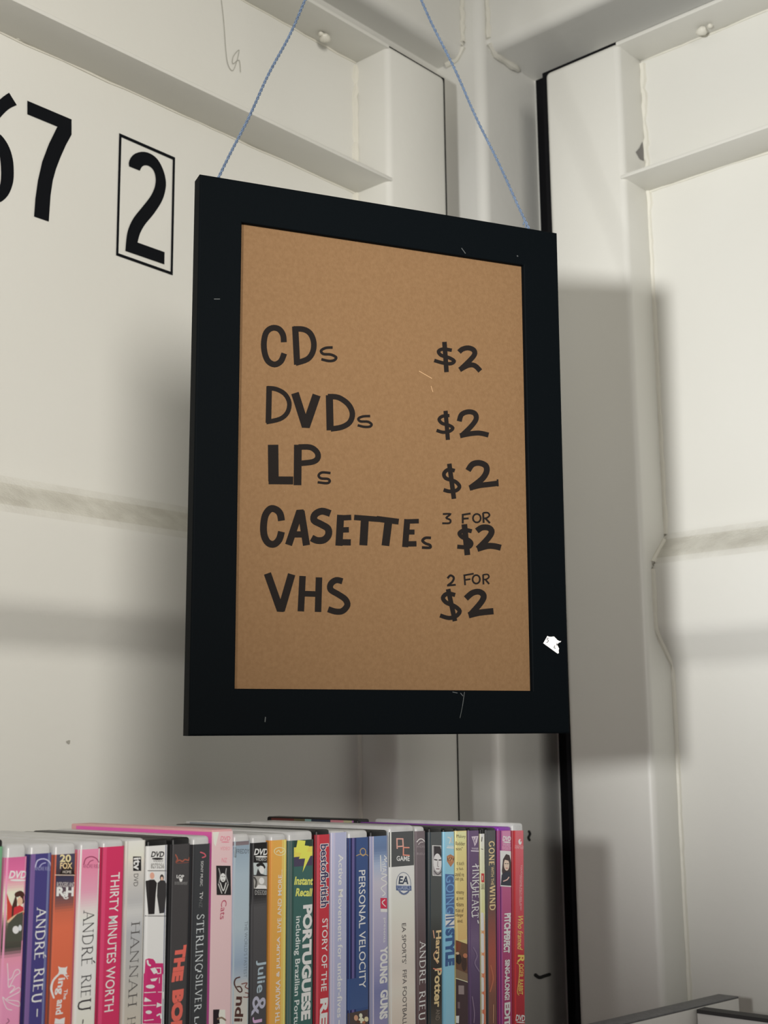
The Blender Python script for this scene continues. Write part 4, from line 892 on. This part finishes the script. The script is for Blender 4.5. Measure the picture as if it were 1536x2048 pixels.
    def go(e):
        k = e[0]
        if k == 'L':
            for q in e[1]:
                go(q)
                if q[0] == 'B': lvl[0] -= 1
            lvl[0] += 1; return
        if k == 'B':
            ym, yn = e[1], e[2]; xm = (xt[0]+xt[1])/2
            f = (ym-rim)/(2048-rim)
            xa = xm+((xb[0]+xb[1])/2-xm)*f; xbb = xm+((xb[0]+xb[1])/2-xm)*((yn-rim)/(2048-rim))
            va, vb = loc(xa, ym)[1], loc(xbb, yn)[1]
            if yn > 2044: vb = v1
            band(va, vb, 0.004, 0.996, lin(e[3]))
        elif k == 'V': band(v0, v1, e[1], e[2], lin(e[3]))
        elif k == 'P': put([loc(*q) for q in e[1]], lin(e[2]))
        elif k == 'P*':
            for pl in e[1]: put([loc(*q) for q in pl], lin(e[2]))
        elif k == 'T':
            _, txt, pa, pb, h, c, bold, shear, serif, up = e
            ua, va = loc(*pa); ub, vb = loc(*pb)
            hm = loc(pa[0]+h, pa[1])[0]-ua
            polys = serif_polys(txt, serif) if serif else text_polys(txt, bold)
            c = lin(c)
            for j, pl in enumerate(polys):
                pts = []
                if serif: lvl[0] += 0.12
                for x, y in pl:
                    xx = x+shear*(y-0.5)*hm/max(1e-6, abs(vb-va))*up*(1 if vb > va else -1)*(-1 if up < 0 else 1)
                    pts.append((ua+(ub-ua)*xx+hm*(y-0.5)*up, va+(vb-va)*xx))
                put(pts, c)
        elif k == 'H':
            _, txt, pa, pb, c, bold, shear = e
            ua, va = loc(*pa); ub, vb = loc(*pb); c = lin(c)
            tr0 = loc(pb[0], pa[1])[1]-va
            for pl in text_polys(txt, bold):
                pts = []
                for x, y in pl:
                    xx = x+shear*(y-0.5)*0.5
                    pts.append((ua+(ub-ua)*xx, vb+(va-vb)*y+tr0*(xx-1)))
                put(pts, c)
        lvl[0] += 1
    # full-width colour runs first, then stripes, then the rest in the order given
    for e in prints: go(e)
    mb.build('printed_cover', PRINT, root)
    return root
for i, rec in enumerate(D): build_case(i, rec)

# cases standing in the second row behind
def back_case(px0, px1, rim, d0, depth, shell, label, sides, w=0.0145):
    s1, z1 = spine(px1, rim)
    top = (-A)*(s1-w) + B*(-KD) + Z*z1
    def Q(u, v, d): return top - A*u - Z*v - B*d
    H = z1-ZBOT
    root = thing('dvd_case', Q(w/2, H, d0+depth/2), label, 'dvd', 'DVD cases in the back row')
    mb = MB(); mb.box(Q(0.0003, H, d0), -A*(w-0.0006), -B*depth, Z*H, bev=0.0016, seg=3)
    mb.build('case_shell', SHELLS[shell], root)
    mb = MB(); n = len(sides)
    tot = sum(f for f, c in sides); x = 0
    for f, c in sides:
        a = d0+0.004+(depth-0.010)*x/tot; x += f; b = d0+0.004+(depth-0.010)*x/tot
        mb.poly([Q(0, 0.0010, a), Q(0, 0.0010, b), Q(0, H-0.003, b), Q(0, H-0.003, a)], 0, lin(c))
    mb.poly([Q(w, 0.001, d0+0.004), Q(w, H-0.003, d0+0.004), Q(w, H-0.003, d0+depth-0.01), Q(w, 0.001, d0+depth-0.01)], 0, lin(sides[0][1]))
    mb.build('printed_cover', PRINT, root)
back_case(0, 1022, 1646.5, 0.1365, 0.103, 'k', 'black cased DVD behind the row showing a strip of coloured cover', [(2, (190, 120, 190)), (10, (206, 200, 160)), (16, (230, 150, 165)), (24, (46, 56, 78)), (8, (150, 190, 190)), (14, (110, 100, 70)), (30, (120, 52, 46))])
back_case(0, 846, 1656, 0.1365, 0.09, 'c', 'frosted DVD case behind the row, seen as a pale edge', [(1, (150, 160, 172))])

# the shelf that carries them
SHELFM = mat('white_shelf_board', (0.62, 0.61, 0.58), rough=0.5)
s0, s1 = spine(-60, 1690)[0]-0.02, spine(1049, 1690)[0]+0.012
shelf = thing('dvd_shelf', (-A)*((s0+s1)/2)-B*(KD+0.12)+Z*FL, 'white shelf unit that carries the row of DVD cases', 'shelf')
def SQ(s, d, z): return (-A)*s + B*(-KD) - B*d + Z*z
mb = MB(); mb.box(SQ(s0, -0.01, ZBOT-0.018), -A*(s1-s0), -B*0.245, Z*0.018, bev=0.001); mb.build('shelf_board', SHELFM, shelf)
for s in (s0, s1-0.018):
    mb = MB(); mb.box(SQ(s, -0.01, FL), -A*0.018, -B*0.245, Z*(ZBOT-0.018-FL), bev=0.001); mb.build('side_panel', SHELFM, shelf)

# ------------------------------------------------------------------ white shelf unit at the lower right
WH = mat('white_painted_board', (0.72, 0.70, 0.67), rough=0.5, mottle=(0.66, 0.64, 0.61), tscale=25)
GREDGE = mat('grey_edge_strip', (0.095, 0.095, 0.10), rough=0.5, bump=0.2, bscale=600, mottle=(0.14, 0.14, 0.145), tscale=200)
DKEDGE = mat('dark_board_edge', (0.03, 0.028, 0.028), rough=0.7)
unit = thing('shelf_unit', W(0.15, 0.4, FL), 'white shelf unit with a grey top edge strip at the lower right', 'shelf')
ZT = -0.205
# end panel, square to the right door
p0, p1, p2, p3 = (W(0.018, 0.243, 0), W(0.018, 0.262, 0), W(0.24, 0.2405, 0), W(0.24, 0.2215, 0))
def prism(mb, pts, z0, z1, m=0, bev=0):
    o = pts[0]+Z*z0
    mb.box(o, pts[1]-pts[0], pts[3]-pts[0], Z*(z1-z0), m, bev=bev)
mb = MB(); prism(mb, [p0, p1, p2, p3], FL, ZT-0.0015, 0, 0.0008); mb.build('end_panel', WH, unit)
mb = MB(); prism(mb, [p0, p1, p2, p3], ZT-0.0015, ZT, 0, 0.0006); o = mb.build('edge_strip', GREDGE, unit); o['label'] = 'grey edge strip'
q0, q1 = W(0.083, 0.2575, 0), W(0.077, 0.2575, 0)
mb = MB(); mb.box(W(0.072, 0.2585, FL), B*0.5, A*0.012, Z*(ZT-0.0045-FL), 0); mb.build('back_panel', WH, unit)
mb = MB(); mb.box(W(0.0715, 0.2585, ZT-0.0045), B*0.5, A*0.0135, Z*0.003, 0); o = mb.build('edge_strip', DKEDGE, unit); o['label'] = 'dark top edge of the back panel'
mb = MB(); mb.box(W(0.018, 0.7585, FL), B*0.018, A*0.222, Z*(ZT-FL), 0); mb.build('end_panel', WH, unit)
mb = MB(); mb.box(W(0.0845, 0.2585, -0.62), B*0.5, A*0.15, Z*0.018, 0); mb.build('shelf_board', WH, unit)
